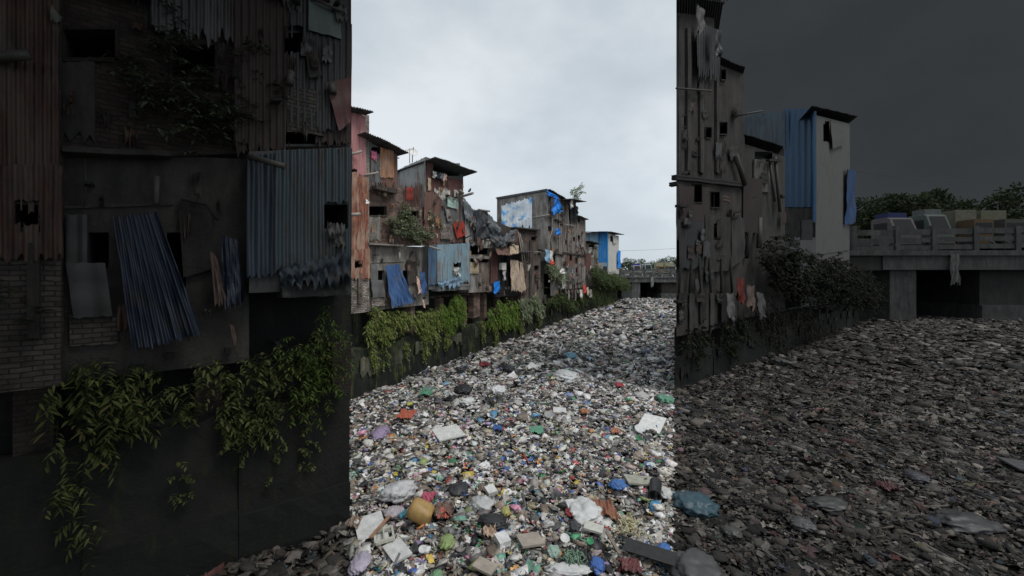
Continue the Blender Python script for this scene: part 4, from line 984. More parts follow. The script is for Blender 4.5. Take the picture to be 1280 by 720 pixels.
def scatter(name, region, bands, palf, label, mat, seed, tilt=.3, bagw=1.0):
    r = np.random.default_rng(seed); VV = []; FF = []; CC = []; base = 0
    cols = np.array([p[0] for p in PAL]); wts = np.array([p[1] for p in PAL], float); wts /= wts.sum()
    loops = []; starts = []; tot = []
    nfar = len(TPL)
    for (y0, y1, k0, k1, dens, size, near) in bands:
        # sample in wedge coordinates x = k*y
        A = (k1-k0)*(y1**2-y0**2)/2; n = int(A*dens)
        y = np.sqrt(r.uniform(y0**2, y1**2, n)); k = r.uniform(k0, k1, n); x = k*y
        ok = region(x, y); x, y = x[ok], y[ok]; n = len(x)
        ids = [i for i, t in enumerate(TPL) if (not t[2].startswith('low') if near else (t[2].startswith('low') or t[2] in ('box', 'stick')))]
        w = np.array([{'bag': bagw, 'sheet': 1.9, 'bottle': .7*bagw, 'box': .7, 'stick': 1.0, 'cup': .35*bagw, 'lowbag': 1.1*bagw, 'lowsheet': 3.4}[TPL[i][2]] for i in ids]); w /= w.sum()
        pick = r.choice(ids, n, p=w)
        for ti in ids:
            s = pick == ti; m = int(s.sum())
            if not m: continue
            v, f, kind = TPL[ti]; xs, ys = x[s], y[s]
            sz = size*np.exp(r.normal(0, .5, m)); sz = np.clip(sz, size*.35, size*3.2)
            if kind == 'stick': sz *= 1.6
            if kind == 'bottle': sz = np.clip(sz, .08, .2)
            if kind == 'cup': sz = np.clip(sz, .05, .14)
            a = r.uniform(0, 6.283, m); tx = r.normal(0, tilt, m); ty = r.normal(0, tilt, m)
            ca, sa = np.cos(a), np.sin(a); z = np.zeros(m); o = np.ones(m)
            Rz = np.array([[ca, -sa, z], [sa, ca, z], [z, z, o]]).transpose(2, 0, 1)
            Rx = np.array([[o, z, z], [z, np.cos(tx), -np.sin(tx)], [z, np.sin(tx), np.cos(tx)]]).transpose(2, 0, 1)
            Ry = np.array([[np.cos(ty), z, np.sin(ty)], [z, o, z], [-np.sin(ty), z, np.cos(ty)]]).transpose(2, 0, 1)
            Rm = Rz @ Ry @ Rx
            q = np.einsum('mij,vj->mvi', Rm, v)*sz[:, None, None]
            zz = hgt(xs, ys)+r.uniform(0, .10, m)*min(1, size/.12)+.02
            q += np.stack((xs, ys, zz), 1)[:, None, :]
            ci = r.choice(len(cols), m, p=wts); c = cols[ci]*np.exp(r.normal(0, .22, (m, 1)))*(1+r.normal(0, .04, (m, 3))); c = np.clip(c, .015, .85)
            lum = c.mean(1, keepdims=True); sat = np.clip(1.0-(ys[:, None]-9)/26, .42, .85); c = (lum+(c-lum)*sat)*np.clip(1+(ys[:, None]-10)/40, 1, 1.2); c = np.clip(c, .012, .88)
            c = palf(c, xs, ys)
            nv = len(v); VV.append(q.reshape(-1, 3)); CC.append(np.repeat(c, nv, 0))
            fl = np.array([i for ff in f for i in ff], np.int64); ln = np.array([len(ff) for ff in f], np.int64)
            offs = base+np.arange(m)*nv
            loops.append((fl[None, :]+offs[:, None]).ravel()); tot.append(np.tile(ln, m)); base += m*nv
    V = np.concatenate(VV); Cc = np.concatenate(CC); Lp = np.concatenate(loops).astype(np.int32); T = np.concatenate(tot).astype(np.int32)
    S = np.concatenate(([0], np.cumsum(T)[:-1])).astype(np.int32)
    me = bpy.data.meshes.new(name); me.vertices.add(len(V)); me.vertices.foreach_set('co', V.astype(np.float32).ravel())
    me.loops.add(len(Lp)); me.loops.foreach_set('vertex_index', Lp); me.polygons.add(len(T)); me.polygons.foreach_set('loop_start', S); me.polygons.foreach_set('loop_total', T)
    me.update(calc_edges=True); me.validate()
    a = me.color_attributes.new('col', 'FLOAT_COLOR', 'POINT'); a.data.foreach_set('color', np.concatenate((Cc, np.ones((len(Cc), 1))), 1).astype(np.float32).ravel())
    me.materials.append(mat); o = bpy.data.objects.new(name, me); C.objects.link(o); tag(o, label, 'rubbish', kind='stuff'); print(name, len(V)); return o
KL, KR = -.393, .395
cP, cN = CR.pl.P, CR.pl.N; lP, lN = LR.pl.P, LR.pl.N; rP, rN = RR.pl.P, RR.pl.N
def side(P, N, x, y): return (x-P[0])*N[0]+(y-P[1])*N[1]
def reg_c(x, y): return (side(cP, cN, x, y) > .12*np.sin(y*1.7)) & ((side(lP, lN, x, y) > -99) & (x > KL*y)) & (x < np.where(y < 21.3, KR*y, .41*y-.2)) & (y < 111)
def reg_l(x, y): return (x <= KL*y) & (side(lP, lN, x, y) > .05)
def reg_r(x, y): return (x >= KR*y) & ((side(rP, rN, x, y) > .1*np.sin(x*2))) & (y < 60)
warm = lambda c, x, y: c
def dark(f):  # shade for the side parts put into the litter colours
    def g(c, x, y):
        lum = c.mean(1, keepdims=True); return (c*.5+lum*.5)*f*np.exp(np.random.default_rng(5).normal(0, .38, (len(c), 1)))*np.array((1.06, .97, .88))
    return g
BC = [(6.5, 10, KL-.02, KR, 210, .06, True), (10, 16, KL-.02, KR, 140, .064, True), (16, 24, KL-.02, KR, 95, .073, True), (24, 38, KL, KR, 42, .11, False), (38, 62, -.1, KR, 20, .15, False), (62, 112, .1, .41, 8, .2, False)]
BR = [(6.5, 16, KR, 1.45, 120, .066, True), (16, 26, KR, 1.5, 60, .09, True), (26, 60, .45, 1.55, 18, .15, False)]
BL = [(6, 10, -.85, KL, 70, .09, True)]
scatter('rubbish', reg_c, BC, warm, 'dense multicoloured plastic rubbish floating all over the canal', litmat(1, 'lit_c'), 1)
scatter('rubbish', reg_r, BR, dark(.15), 'rubbish dimmed by painted-in shade covering the right side of the canal', litmat(1, 'lit_r', .9), 2, .17, .35)
scatter('rubbish', reg_l, BL, dark(.14), 'rubbish with shade-darkened colours under the near dark wall', litmat(1, 'lit_l', .85), 3)

# ground / canal mud
def ground():
    m, t, b = nt('mud'); tc = N_(t, 'ShaderNodeTexCoord')
    c = ramp(t, noise(t, tc.outputs['Object'], 3, 9, .7), [(.35, (.012,.011,.01)), (.6, (.04,.036,.03)), (.75, (.09,.08,.065))])
    t.links.new(c, b.inputs['Base Color']); b.inputs['Roughness'].default_value = .5; bump(t, b, noise(t, tc.outputs['Object'], 7, 8), 1, .05)
    xs = np.concatenate((np.linspace(-3000, -70, 6), np.linspace(-60, 120, 181), np.linspace(140, 3000, 6))); ys = np.concatenate((np.linspace(-200, -8, 4), np.linspace(-6, 140, 147), np.linspace(160, 4000, 6)))
    mb = MB(); X, Y = np.meshgrid(xs, ys); G = np.stack((X, Y, hgt(X, Y)-.07), 2)[::-1]; mb.grid(G, G[:, :, :2]*.1, (0, 0, 1), 0)
    o = build('ground', mb, m); tag(o, None, None, kind='structure')
ground()

def gp(px, py, z=.1):
    r = (px-640)/F; Y = (CAMH-z)*F/(py-HZ); return np.array((r*Y, Y, z)), Y/F
def item(label, cat, name, x0, x1, y0, y1, kind, col, rz=None, f=1.0, rough=.5, h=None):
    """litter item filling the photo box x0..x1, y0..y1 on the rubbish"""
    cx, cy = (x0+x1)/2, (y0+y1)/2; p, s = gp(cx, y1-(y1-y0)*.35, .12); p[2] = .12+hgt(p[0], p[1]); w = (x1-x0)*s/2
    dy = max(w*.35, min(w*1.6, ((gp(cx, y0)[0][1]-gp(cx, y1)[0][1])/2)*.9)); r = np.random.default_rng(int(x0*13+y0)); mb = MB()
    lu = sum(col)/3; col = tuple(lu+(q-lu)*.8 for q in col); c = sc(col, f); m = plain('lit'+str(tuple(round(q, 2) for q in c)), c, rough, 0, .3, 6); rz = r.uniform(-.4, .4) if rz is None else rz
    if kind == 'bag':
        v, fc = ico(4); n = smoothnoise(v, r, 5, 2.0)+.5*smoothnoise(v, r, 5, 6)+.3*smoothnoise(v, r, 6, 13); hh = h or min(w, dy)*.4
        v = v*(1+.33*n)[:, None]*np.array((w, dy, hh)); v += p+np.array((0, 0, hh*.35))
        for q in v: mb.vert(q, (q[0], q[1]))
        for q in fc: mb.face(q, True)
    elif kind == 'cloth':
        nu, nv = 30, 26; U, V = np.meshgrid(np.linspace(-1, 1, nu), np.linspace(1, -1, nv)); g = np.stack((U, V, 0*U), 2).reshape(-1, 3)
        g[:, :2] *= (1+.25*smoothnoise(g, r, 4, 1.5))[:, None]
        z = (smoothnoise(g, r, 5, 2.5)+.5*smoothnoise(g, r, 5, 6))*(h or .09)+.06; g = np.stack((g[:, 0]*w, g[:, 1]*dy, z), 1)+p
        mb.grid(g.reshape(nv, nu, 3), np.stack((U, V), 2), (0, 0, 1), .006)
    elif kind == 'board':
        ty, tx = r.uniform(-.12, .12), r.uniform(-.05, .2); mb.cbox(p+np.array((0, 0, .05)), (2*w*.95, 2*dy*.9, h or .05), rz, tx, ty)
        o = build(name, mb, m, None, .008); tag(o, label, cat); return o
    elif kind == 'disc':
        n = 24; ax = unit((r.uniform(-.3, .3), -.5, 1)); s1 = unit(np.cross(ax, (0, 1, .2))); s2 = np.cross(ax, s1); G = np.zeros((6, n+1, 3)); Uv = np.zeros((6, n+1, 2))
        for j, (rr, zz) in enumerate(((0.001, 0), (.6, 0), (.72, .05), (.8, .12), (.95, .13), (1, .05))):
            for i in range(n+1): th = i/n*2*math.pi; G[j, i] = p+np.array((0, 0, .05))+(s1*math.cos(th)+s2*math.sin(th))*rr*w+ax*zz*w
        mb.grid(G, Uv, ax, .01)
    elif kind == 'pipe':
        a = rz; d = np.array((math.cos(a), math.sin(a), .12)); n = 20; c0 = p+np.array((0, 0, w*.4)); s1 = unit(np.cross(d, (0, 0, 1))); s2 = np.cross(s1, unit(d)); G = np.zeros((6, n+1, 3)); Uv = np.zeros((6, n+1, 2))
        for j, (rr, t_) in enumerate(((1, 3), (1, 2), (1, 1), (1, 0), (1.05, -.05), (.86, 0))):
            for i in range(n+1): th = i/n*2*math.pi; G[j, i] = c0+(s1*math.cos(th)+s2*math.sin(th))*rr*w*.8+d*t_*w
        mb.grid(G, Uv, (0, 0, 0), 0)
        G2 = np.zeros((3, n+1, 3))
        for j, t_ in enumerate((0, 1, 3)):
            for i in range(n+1): th = i/n*2*math.pi; G2[j, i] = c0+(s1*math.cos(th)+s2*math.sin(th))*.86*w*.8+d*t_*w
        mb.grid(G2, Uv[:3], (0, 0, 0), 0)
    elif kind == 'can':
        v, fc = ico(3); v = np.sign(v)*np.abs(v)**.55; n = smoothnoise(v, r, 4, 2); v = v/np.abs(v).max()*(1+.09*n)[:, None]*np.array((w, w*.8, w*.75)); ct, st_ = math.cos(.5), math.sin(.5)
        v = v @ np.array([[ct, 0, st_], [0, 1, 0], [-st_, 0, ct]]).T+p+np.array((0, 0, w*.45))
        for q in v: mb.vert(q, (q[0], q[1]))
        for q in fc: mb.face(q, True)
    elif kind == 'strips':
        for k in range(45):
            q = p+np.array((r.uniform(-w, w)*.7, r.uniform(-dy, dy)*.7, .05)); a = r.uniform(0, 6.28); pts = []
            for i in range(9): pts.append(q+np.array((0, 0, .03+.09*math.sin(i*.4+k)**2))); a += r.normal(0, .5); q = q+np.array((math.cos(a), math.sin(a), 0))*w*.11
            mb.tube(pts, .012, 5)
    elif kind == 'frame':
        W_, H_ = 2*w*.9, 2*dy*.85; cz, sz_ = math.cos(rz), math.sin(rz)
        for (ox, oy, sx, sy) in ((0, -.5, 1, .16), (0, .5, 1, .16), (-.5, 0, .12, 1), (.5, 0, .12, 1), (0, 0, .08, 1)):
            X_, Y_ = ox*W_, oy*H_; mb.cbox(p+np.array((X_*cz-Y_*sz_, X_*sz_+Y_*cz, .09)), (sx*W_, sy*H_, .06), rz, .1, -.08)
    elif kind == 'stick':
        a = p+np.array((-w*math.cos(rz), -dy*math.sin(rz)*1.0, .12)); b2 = p+np.array((w*math.cos(rz), dy*math.sin(rz), .2)); d = b2-a; s1 = unit(np.cross(d, (0, 0, 1))); mb.box(a-s1*.03, d, s1*.07, (0, 0, .035))
    elif kind == 'ribbed':
        nu, nv = 60, 6; G = np.zeros((nv, nu, 3)); U = np.zeros((nv, nu, 2)); ca, sa = math.cos(rz), math.sin(rz)
        for j in range(nv):
            for i in range(nu): u = (i/(nu-1)-.5)*2; v_ = (.5-j/(nv-1))*2; X_, Y_ = v_*w*1.1, u*dy*.55; G[j, i] = p+np.array((X_*ca-Y_*sa, X_*sa+Y_*ca, .14+.02*math.sin(u*31)))
        mb.grid(G[:, ::-1], U, (0, 0, 1), .01)
    o = build(name, mb, m); tag(o, label, cat); return o
W_ = (.72,.72,.7); K_ = (.03,.03,.033); BR_ = (.45,.38,.3)
ITEMS = [
 ('big cloudy white plastic bag at upper left of the near rubbish', 'bag', 'plastic_bag', 477, 520, 601, 624, 'bag', (.6,.6,.6)),
 ('battered mustard yellow plastic can left of centre in the near rubbish', 'canister', 'plastic_canister', 510, 541, 624, 656, 'can', (.52,.3,.06)),
 ('white foam sheet leaning on a wooden stick at the left', 'board', 'foam_sheet', 446, 482, 638, 676, 'board', W_, .5),
 ('orange brown wooden stick lying over the white foam sheet', 'stick', 'wooden_stick', 462, 488, 642, 680, 'stick', (.42,.22,.1), 1.1),
 ('broken cream plastic frame below the wooden stick', 'frame', 'crate_piece', 468, 492, 660, 680, 'frame', (.62,.62,.5), .4),
 ('white moulded packaging piece beside the cream frame', 'packaging', 'packaging', 484, 509, 668, 696, 'board', W_, .7),
 ('lilac and white plastic bag at the bottom left corner', 'bag', 'plastic_bag', 438, 461, 679, 718, 'bag', (.52,.45,.58)),
 ('round white lid lying near the bottom left', 'lid', 'round_plate', 523, 533, 679, 688, 'disc', W_),
 ('small white box just below the big caption level', 'box', 'small_box', 607, 620, 606, 615, 'board', (.78,.78,.75), .5, 1, .5, .1),
 ('square white carton in the middle of the nearest rubbish', 'box', 'small_box', 620, 636, 675, 689, 'board', (.8,.8,.78), .5, 1, .5, .14),
 ('dirty beige foam board bent upward at the centre', 'board', 'foam_board', 647, 679, 667, 686, 'board', BR_, .35),
 ('beige foam board at the bottom edge left of centre', 'board', 'foam_board', 592, 621, 704, 720, 'board', BR_, -.5),
 ('white ring-shaped lid right of centre', 'lid', 'round_plate', 700, 712, 668, 681, 'disc', (.75,.75,.72)),
 ('crumpled cluster of bright white bags right of centre', 'bag', 'plastic_bag', 712, 751, 622, 654, 'bag', W_),
 ('torn clear white bag at the top centre of the near rubbish', 'bag', 'plastic_bag', 588, 616, 617, 638, 'bag', (.58,.58,.57)),
 ('rust orange cloth spread right of the white bags', 'cloth', 'rag', 742, 768, 618, 646, 'cloth', (.34,.12,.05)),
 ('bright blue bag near the top right of the near rubbish', 'bag', 'plastic_bag', 760, 784, 601, 613, 'bag', (.02,.16,.5)),
 ('pale olive slab at the top right of the near rubbish', 'board', 'foam_board', 781, 825, 596, 610, 'board', (.42,.42,.32), .02),
 ('open end of a black pipe at the right edge', 'pipe', 'black_pipe', 809, 828, 610, 631, 'pipe', K_, 1.2),
 ('clump of pale yellow noodle-like strips on the right', 'strips', 'plastic_strips', 769, 803, 634, 672, 'strips', (.62,.56,.3)),
 ('white foot-shaped foam piece right of centre', 'foam', 'foam_piece', 734, 750, 655, 675, 'board', (.7,.7,.6), 1.2),
 ('small green cap beside the foot-shaped foam', 'cap', 'green_cap', 733, 742, 677, 686, 'disc', (.02,.4,.14)),
 ('crumpled royal blue bag near the bottom right', 'bag', 'plastic_bag', 737, 755, 690, 714, 'bag', (.02,.13,.5)),
 ('dark ribbed plastic sheet lying at the bottom right corner', 'sheet', 'ribbed_sheet', 784, 840, 676, 712, 'ribbed', (.07,.07,.07), -.5),
 ('flat black sheet between the foam and the royal blue bag', 'sheet', 'black_sheet', 713, 740, 682, 712, 'cloth', K_),
 ('large white foam lump at the bottom edge right of centre', 'foam', 'foam_piece', 685, 735, 703, 722, 'bag', W_),
 ('lime green bag at the bottom left of centre', 'bag', 'plastic_bag', 539, 553, 704, 720, 'bag', (.2,.42,.2)),
 ('small blue bag at the far right edge of the near rubbish', 'bag', 'plastic_bag', 823, 838, 674, 686, 'bag', (.02,.17,.55)),
 ('crumpled pink red wrapper above the yellow can', 'wrapper', 'wrapper', 528, 543, 615, 628, 'cloth', (.6,.07,.15)),
 ('crumpled yellow bag near the top centre', 'bag', 'plastic_bag', 626, 638, 631, 643, 'bag', (.5,.48,.1)),
 ('turquoise ribbon left of the yellow can', 'ribbon', 'ribbon', 500, 508, 628, 646, 'cloth', (.05,.35,.45)),
 ('pink-white torn bag left of the turquoise ribbon', 'bag', 'plastic_bag', 480, 503, 626, 642, 'bag', (.5,.44,.47)),
 ('brown paper scrap right of the yellow can', 'scrap', 'paper_scrap', 545, 566, 626, 646, 'cloth', (.2,.12,.08)),
 ('red plastic scrap between the can and the brown paper', 'scrap', 'plastic_scrap', 549, 562, 632, 650, 'cloth', (.6,.1,.05)),
 ('olive green leafy bag below the yellow can', 'bag', 'plastic_bag', 549, 569, 666, 684, 'bag', (.3,.42,.12)),
 ('tan packaging piece at the centre', 'packaging', 'packaging', 604, 620, 660, 674, 'cloth', (.6,.42,.28)),
 ('mint green translucent bottle bag right of centre', 'bag', 'plastic_bag', 684, 700, 680, 696, 'bag', (.35,.52,.42)),
 ('dark grey shoe-like lump below the red strip', 'shoe', 'old_shoe', 712, 726, 646, 668, 'bag', (.06,.06,.07)),
 ('red strip beside the white bag cluster', 'strip', 'plastic_strip', 708, 716, 636, 652, 'cloth', (.6,.04,.05)),
 ('white carton stuck upright at top of the white bag cluster', 'box', 'small_box', 708, 720, 630, 641, 'board', W_, .2, 1, .5, .1),
 ('green tangled strands at the bottom right of centre', 'strips', 'plastic_strips', 703, 728, 693, 712, 'strips', (.2,.34,.22)),
 ('white torn bag at the top right edge', 'bag', 'plastic_bag', 824, 842, 606, 622, 'bag', (.65,.65,.63)),
 ('grey white lump on the left edge of the near rubbish', 'foam', 'foam_piece', 438, 452, 640, 664, 'cloth', (.3,.2,.14)),
 ('black crumpled bag in the middle of the near rubbish', 'bag', 'plastic_bag', 596, 634, 644, 662, 'bag', K_),
 ('black bag left of the pale clear bag', 'bag', 'plastic_bag', 560, 586, 604, 620, 'bag', (.05,.05,.055)),
 ('brown wooden plank beside the foot-shaped foam', 'plank', 'wooden_plank', 754, 778, 668, 702, 'stick', (.26,.2,.14), 1.9),
 ('maroon cloth by the ribbed sheet', 'cloth', 'rag', 775, 800, 700, 719, 'cloth', (.16,.03,.03)),
 # middle distance
 ('long white foam slab in the middle distance', 'foam', 'foam_piece', 693, 722, 463, 475, 'bag', (.82,.82,.8)),
 ('teal blue bag in the middle distance above the foam slab', 'bag', 'plastic_bag', 705, 721, 440, 449, 'bag', (.08,.33,.48)),
 ('black bag touching the teal blue bag', 'bag', 'plastic_bag', 699, 707, 442, 449, 'bag', K_),
 ('oval white foam lump left of the canal centre', 'foam', 'foam_piece', 613, 632, 482, 492, 'bag', (.8,.8,.8)),
 ('square white board lying on the right', 'board', 'foam_board', 800, 829, 521, 539, 'board', (.82,.82,.78), -.55),
 ('round white tray left of the square board', 'tray', 'round_tray', 793, 808, 530, 543, 'disc', (.72,.72,.7)),
 ('long white board pair on the left above the near rubbish', 'board', 'foam_board', 543, 578, 535, 550, 'board', (.75,.75,.7), .5),
 ('orange red scrap on the left bank of rubbish', 'scrap', 'plastic_scrap', 498, 518, 512, 523, 'cloth', (.55,.1,.03)),
 ('purple plastic bag at the left edge of the canal', 'bag', 'plastic_bag', 463, 486, 533, 549, 'bag', (.35,.25,.42)),
 ('long green strip on the left near the wall', 'strip', 'plastic_strip', 525, 542, 484, 495, 'cloth', (.1,.34,.2)),
 ('dark red cloth near the wall in the middle distance', 'cloth', 'rag', 599, 612, 449, 458, 'cloth', (.3,.04,.05)),
 ('black bag pair left of the oval foam lump', 'bag', 'plastic_bag', 569, 588, 481, 492, 'bag', K_),
 ('round black bag further left and nearer', 'bag', 'plastic_bag', 558, 572, 493, 502, 'bag', K_),
 ('black bag just below the oval foam lump', 'bag', 'plastic_bag', 604, 617, 495, 504, 'bag', K_),
 ('grey black sack above the oval foam lump', 'bag', 'plastic_bag', 628, 645, 456, 466, 'bag', (.05,.05,.06)),
 ('short white board in the middle of the canal', 'board', 'foam_board', 691, 708, 509, 516, 'board', (.75,.74,.72), -.1),
 ('pale foam lump on the right in the middle distance', 'foam', 'foam_piece', 792, 810, 489, 498, 'bag', (.55,.53,.5)),
 ('green bag at the right edge in the middle distance', 'bag', 'plastic_bag', 822, 840, 494, 503, 'bag', (.1,.33,.2)),
 ('orange scrap right of the canal centre', 'scrap', 'plastic_scrap', 726, 735, 508, 517, 'cloth', (.6,.25,.08)),
 ('small yellow bag on the left bank', 'bag', 'plastic_bag', 508, 516, 502, 510, 'bag', (.6,.55,.04)),
 ('red scrap far right in the middle distance', 'scrap', 'plastic_scrap', 770, 779, 478, 486, 'cloth', (.55,.03,.05)),
 ('green crumpled scrap near the centre', 'scrap', 'plastic_scrap', 662, 678, 533, 541, 'cloth', (.1,.36,.22)),
 ('royal blue scrap left of the green crumpled scrap', 'scrap', 'plastic_scrap', 617, 627, 532, 540, 'cloth', (.03,.15,.5)),
 ('white lump left of the two black bags', 'foam', 'foam_piece', 575, 594, 498, 505, 'bag', (.72,.72,.7)),
 ('orange crisp packet at the right in front of the square board', 'wrapper', 'wrapper', 764, 774, 533, 543, 'cloth', (.6,.2,.08)),
 ('pale beige box beside the canal wall', 'box', 'small_box', 617, 628, 441, 449, 'board', (.6,.52,.4), .3, 1, .5, .25),
 ('small white box at the foot of the mossy wall', 'box', 'small_box', 530, 538, 472, 479, 'board', (.62,.58,.52), .2, 1, .5, .25),
 ('white bag far right in the middle distance', 'bag', 'plastic_bag', 809, 824, 447, 454, 'bag', (.68,.68,.66)),
 ('round brown lump at the canal centre', 'lump', 'brown_lump', 646, 660, 517, 526, 'bag', (.25,.2,.15)),
 ('grey basin right of the round brown lump', 'basin', 'plastic_basin', 680, 692, 516, 526, 'disc', (.35,.35,.34)),
]
for it in ITEMS: item(*it)
DK = [  # litter at right, its dimness painted into the colours
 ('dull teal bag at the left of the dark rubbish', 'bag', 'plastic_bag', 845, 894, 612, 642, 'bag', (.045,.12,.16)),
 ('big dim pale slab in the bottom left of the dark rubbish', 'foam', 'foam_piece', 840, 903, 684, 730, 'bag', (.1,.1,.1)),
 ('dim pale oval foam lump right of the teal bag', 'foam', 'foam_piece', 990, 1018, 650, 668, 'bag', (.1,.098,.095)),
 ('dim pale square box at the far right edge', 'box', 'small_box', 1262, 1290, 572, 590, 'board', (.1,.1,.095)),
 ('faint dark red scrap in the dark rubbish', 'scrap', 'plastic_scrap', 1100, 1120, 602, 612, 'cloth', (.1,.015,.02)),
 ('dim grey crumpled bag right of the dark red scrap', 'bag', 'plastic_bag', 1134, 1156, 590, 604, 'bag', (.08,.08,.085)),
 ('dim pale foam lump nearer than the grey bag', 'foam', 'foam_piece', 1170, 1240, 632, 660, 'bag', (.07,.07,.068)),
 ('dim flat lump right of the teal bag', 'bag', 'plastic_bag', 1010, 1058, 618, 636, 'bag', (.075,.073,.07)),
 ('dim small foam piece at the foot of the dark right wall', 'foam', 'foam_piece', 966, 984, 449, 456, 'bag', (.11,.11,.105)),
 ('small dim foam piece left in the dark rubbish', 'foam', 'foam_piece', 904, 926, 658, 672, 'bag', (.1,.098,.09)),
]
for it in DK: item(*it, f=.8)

# ------------------------------------------------------------------ assemble
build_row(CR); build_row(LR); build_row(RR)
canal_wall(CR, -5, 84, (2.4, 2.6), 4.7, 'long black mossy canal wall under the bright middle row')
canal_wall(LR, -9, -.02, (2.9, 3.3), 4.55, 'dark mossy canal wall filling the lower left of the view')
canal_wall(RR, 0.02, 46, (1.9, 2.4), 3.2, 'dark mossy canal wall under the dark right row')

# hanging plants
for row in (CR, LR):
    plant(row, 'pale grey-green shrub growing out of the brick wall', [(497, 284, 9, 12), (511, 287, 9, 14), (520, 298, 10, 9), (506, 268, 6, 8), (530, 292, 8, 7), (488, 276, 5, 6)], 30, .17, .055, 'leafgrey', .5, .45, 1.8, 13, 'wall_shrub')
    plant(row, 'thin creeper between the brick wall and the brown sheets', [(538, 272, 5, 12), (546, 282, 6, 6), (503, 258, 4, 8)], 16, .15, .05, 'leafgrey', .35, .4, 2, 11, 'creeper')
    plant(row, 'yellow-green bamboo-like plant hanging below the blue tarp', [(470, 394, 9, 12), (479, 402, 8, 14), (490, 393, 9, 9), (459, 408, 5, 10), (500, 396, 8, 10), (484, 410, 8, 8), (512, 396, 6, 8), (474, 416, 5, 8)], 34, .2, .045, 'leafyellow', .45, .5, 2.4, 12, 'hanging_plant')
    plant(row, 'small tuft drooping down the lower canal wall', [(465, 440, 5, 9), (468, 450, 4, 6), (462, 430, 4, 8)], 30, .18, .04, 'leafyellow', .25, .5, 2.4, 11, 'hanging_plant')
    plant(row, 'thin green growth in a crack of the canal wall', [(506, 431, 3, 12), (545, 425, 3, 9), (558, 420, 4, 8)], 34, .1, .04, 'leafyellow', .15, .3, 2.4, 10, 'hanging_plant')
    plant(row, 'dark leafy plant hanging left of the bright green one', [(535, 396, 10, 12), (528, 404, 7, 12), (545, 392, 8, 10), (538, 412, 8, 8), (521, 394, 6, 8)], 32, .15, .05, 'leafyellow', .45, .5, 2.2, 12, 'hanging_plant')
    plant(row, 'bright green fern-like plant below the tin bay', [(564, 386, 9, 13), (569, 374, 7, 8), (560, 400, 7, 10), (576, 386, 5, 12), (552, 388, 6, 12)], 40, .15, .04, 'leafbright', .5, .5, 2.2, 14, 'hanging_plant')
    plant(row, 'weeds sprouting from the pale brick base', [(441, 366, 4, 9), (452, 372, 3, 5)], 20, .12, .045, 'leafdark', .3, .3, 2.2, 10, 'weed', off0=.35)
plant(CR, 'green creeper curtain right of the brick pillar', [(622, 385, 5, 12), (631, 386, 7, 14), (641, 383, 6, 8), (628, 400, 6, 9), (612, 392, 5, 10), (640, 396, 6, 8)], 18, .18, .06, 'leafbright', .5, .6, 2.2, 12, 'hanging_plant')
plant(CR, 'thin trailing vines hanging down the long canal wall', [(480, 430, 3, 16), (530, 424, 3, 15), (556, 414, 3, 14), (602, 408, 2.5, 12), (618, 410, 3, 12), (650, 398, 3, 10), (672, 390, 3, 9)], 22, .15, .045, 'leafyellow', .2, .6, 3, 12, 'hanging_plant')
plant(CR, 'low weeds along the ledge below the beige curtain', [(655, 377, 12, 6), (666, 372, 8, 5), (656, 388, 9, 8), (672, 384, 8, 8)], 12, .26, .08, 'leafgrey', .7, .6, 2.0, 11, 'hanging_plant')
plant(CR, 'trailing creeper in the dark gap of the tenement', [(690, 338, 9, 6), (698, 345, 5, 7), (684, 332, 5, 4)], 6, .3, .11, 'leafgrey', .7, .9, 2.2, 12, 'creeper')
plant(CR, 'dark bushy weeds at the foot of the tenement', [(697, 374, 10, 6), (688, 378, 8, 5)], 7, .3, .1, 'leafdark', .8, .8, 1.8, 11, 'bush')
for row in (CR, RR):
    g = 1 if row.key == 'c' else .55
    LM = 'leafdark' if row.key == 'c' else 'leafdim'  # right bushes take a dimmer leaf, shade in its colour
    k = dict(nl=12, name='bush', off0=.1)
    plant(row, 'big dark bush hiding the foot of the blue and white house', [(752, 349, 13, 9), (744, 341, 8, 8), (760, 354, 12, 7)], 4.2*g, .34, .12, LM, 2.0, 1.1, 1.4, **k)
    plant(row, 'greener bush overhanging the canal beside the bridge', [(775, 354, 10, 7), (766, 350, 9, 8), (782, 358, 5, 5)], 4.2*g, .34, .12, LM, 2.6, 1.2, 1.2, **k)
    plant(row, 'brown dry creeper hanging under the big bush', [(748, 368, 12, 10), (738, 362, 6, 8), (760, 370, 8, 7)], 3.2*g, .3, .05, LM, .8, 1.6, 3.0, **k)
plant(CR, 'mixed weeds over the wall below the second tenement', [(712, 380, 8, 7), (726, 372, 6, 8)], 5, .3, .09, 'leafdark', .6, .9, 2.4, 11, 'bush')
plant(RR, 'mixed weeds over the wall below the second tenement', [(712, 376, 6, 6), (726, 372, 6, 8)], 3.5, .3, .09, 'leafdark', .6, .9, 2.4, 11, 'bush')

# washing and rags caught under the second tenement
for row in (CR, RR):
    for i, (a, c, col, nm) in enumerate(((729, 356, 'redcloth', 'dull red rag'), (733, 359, 'skin', 'pinkish rag'), (737, 362, 'palegrey', 'grey rag'), (725, 362, 'whitecloth', 'whitish rag'))):
        hang(row, nm+' caught in the weeds under the second tenement', 'rag', cloth(row, (a, a+2.6, c, c, c+9, c+10), .9, 2, .1, .3, nu=12, nv=10, skew=.5), col, 'hanging_rag')

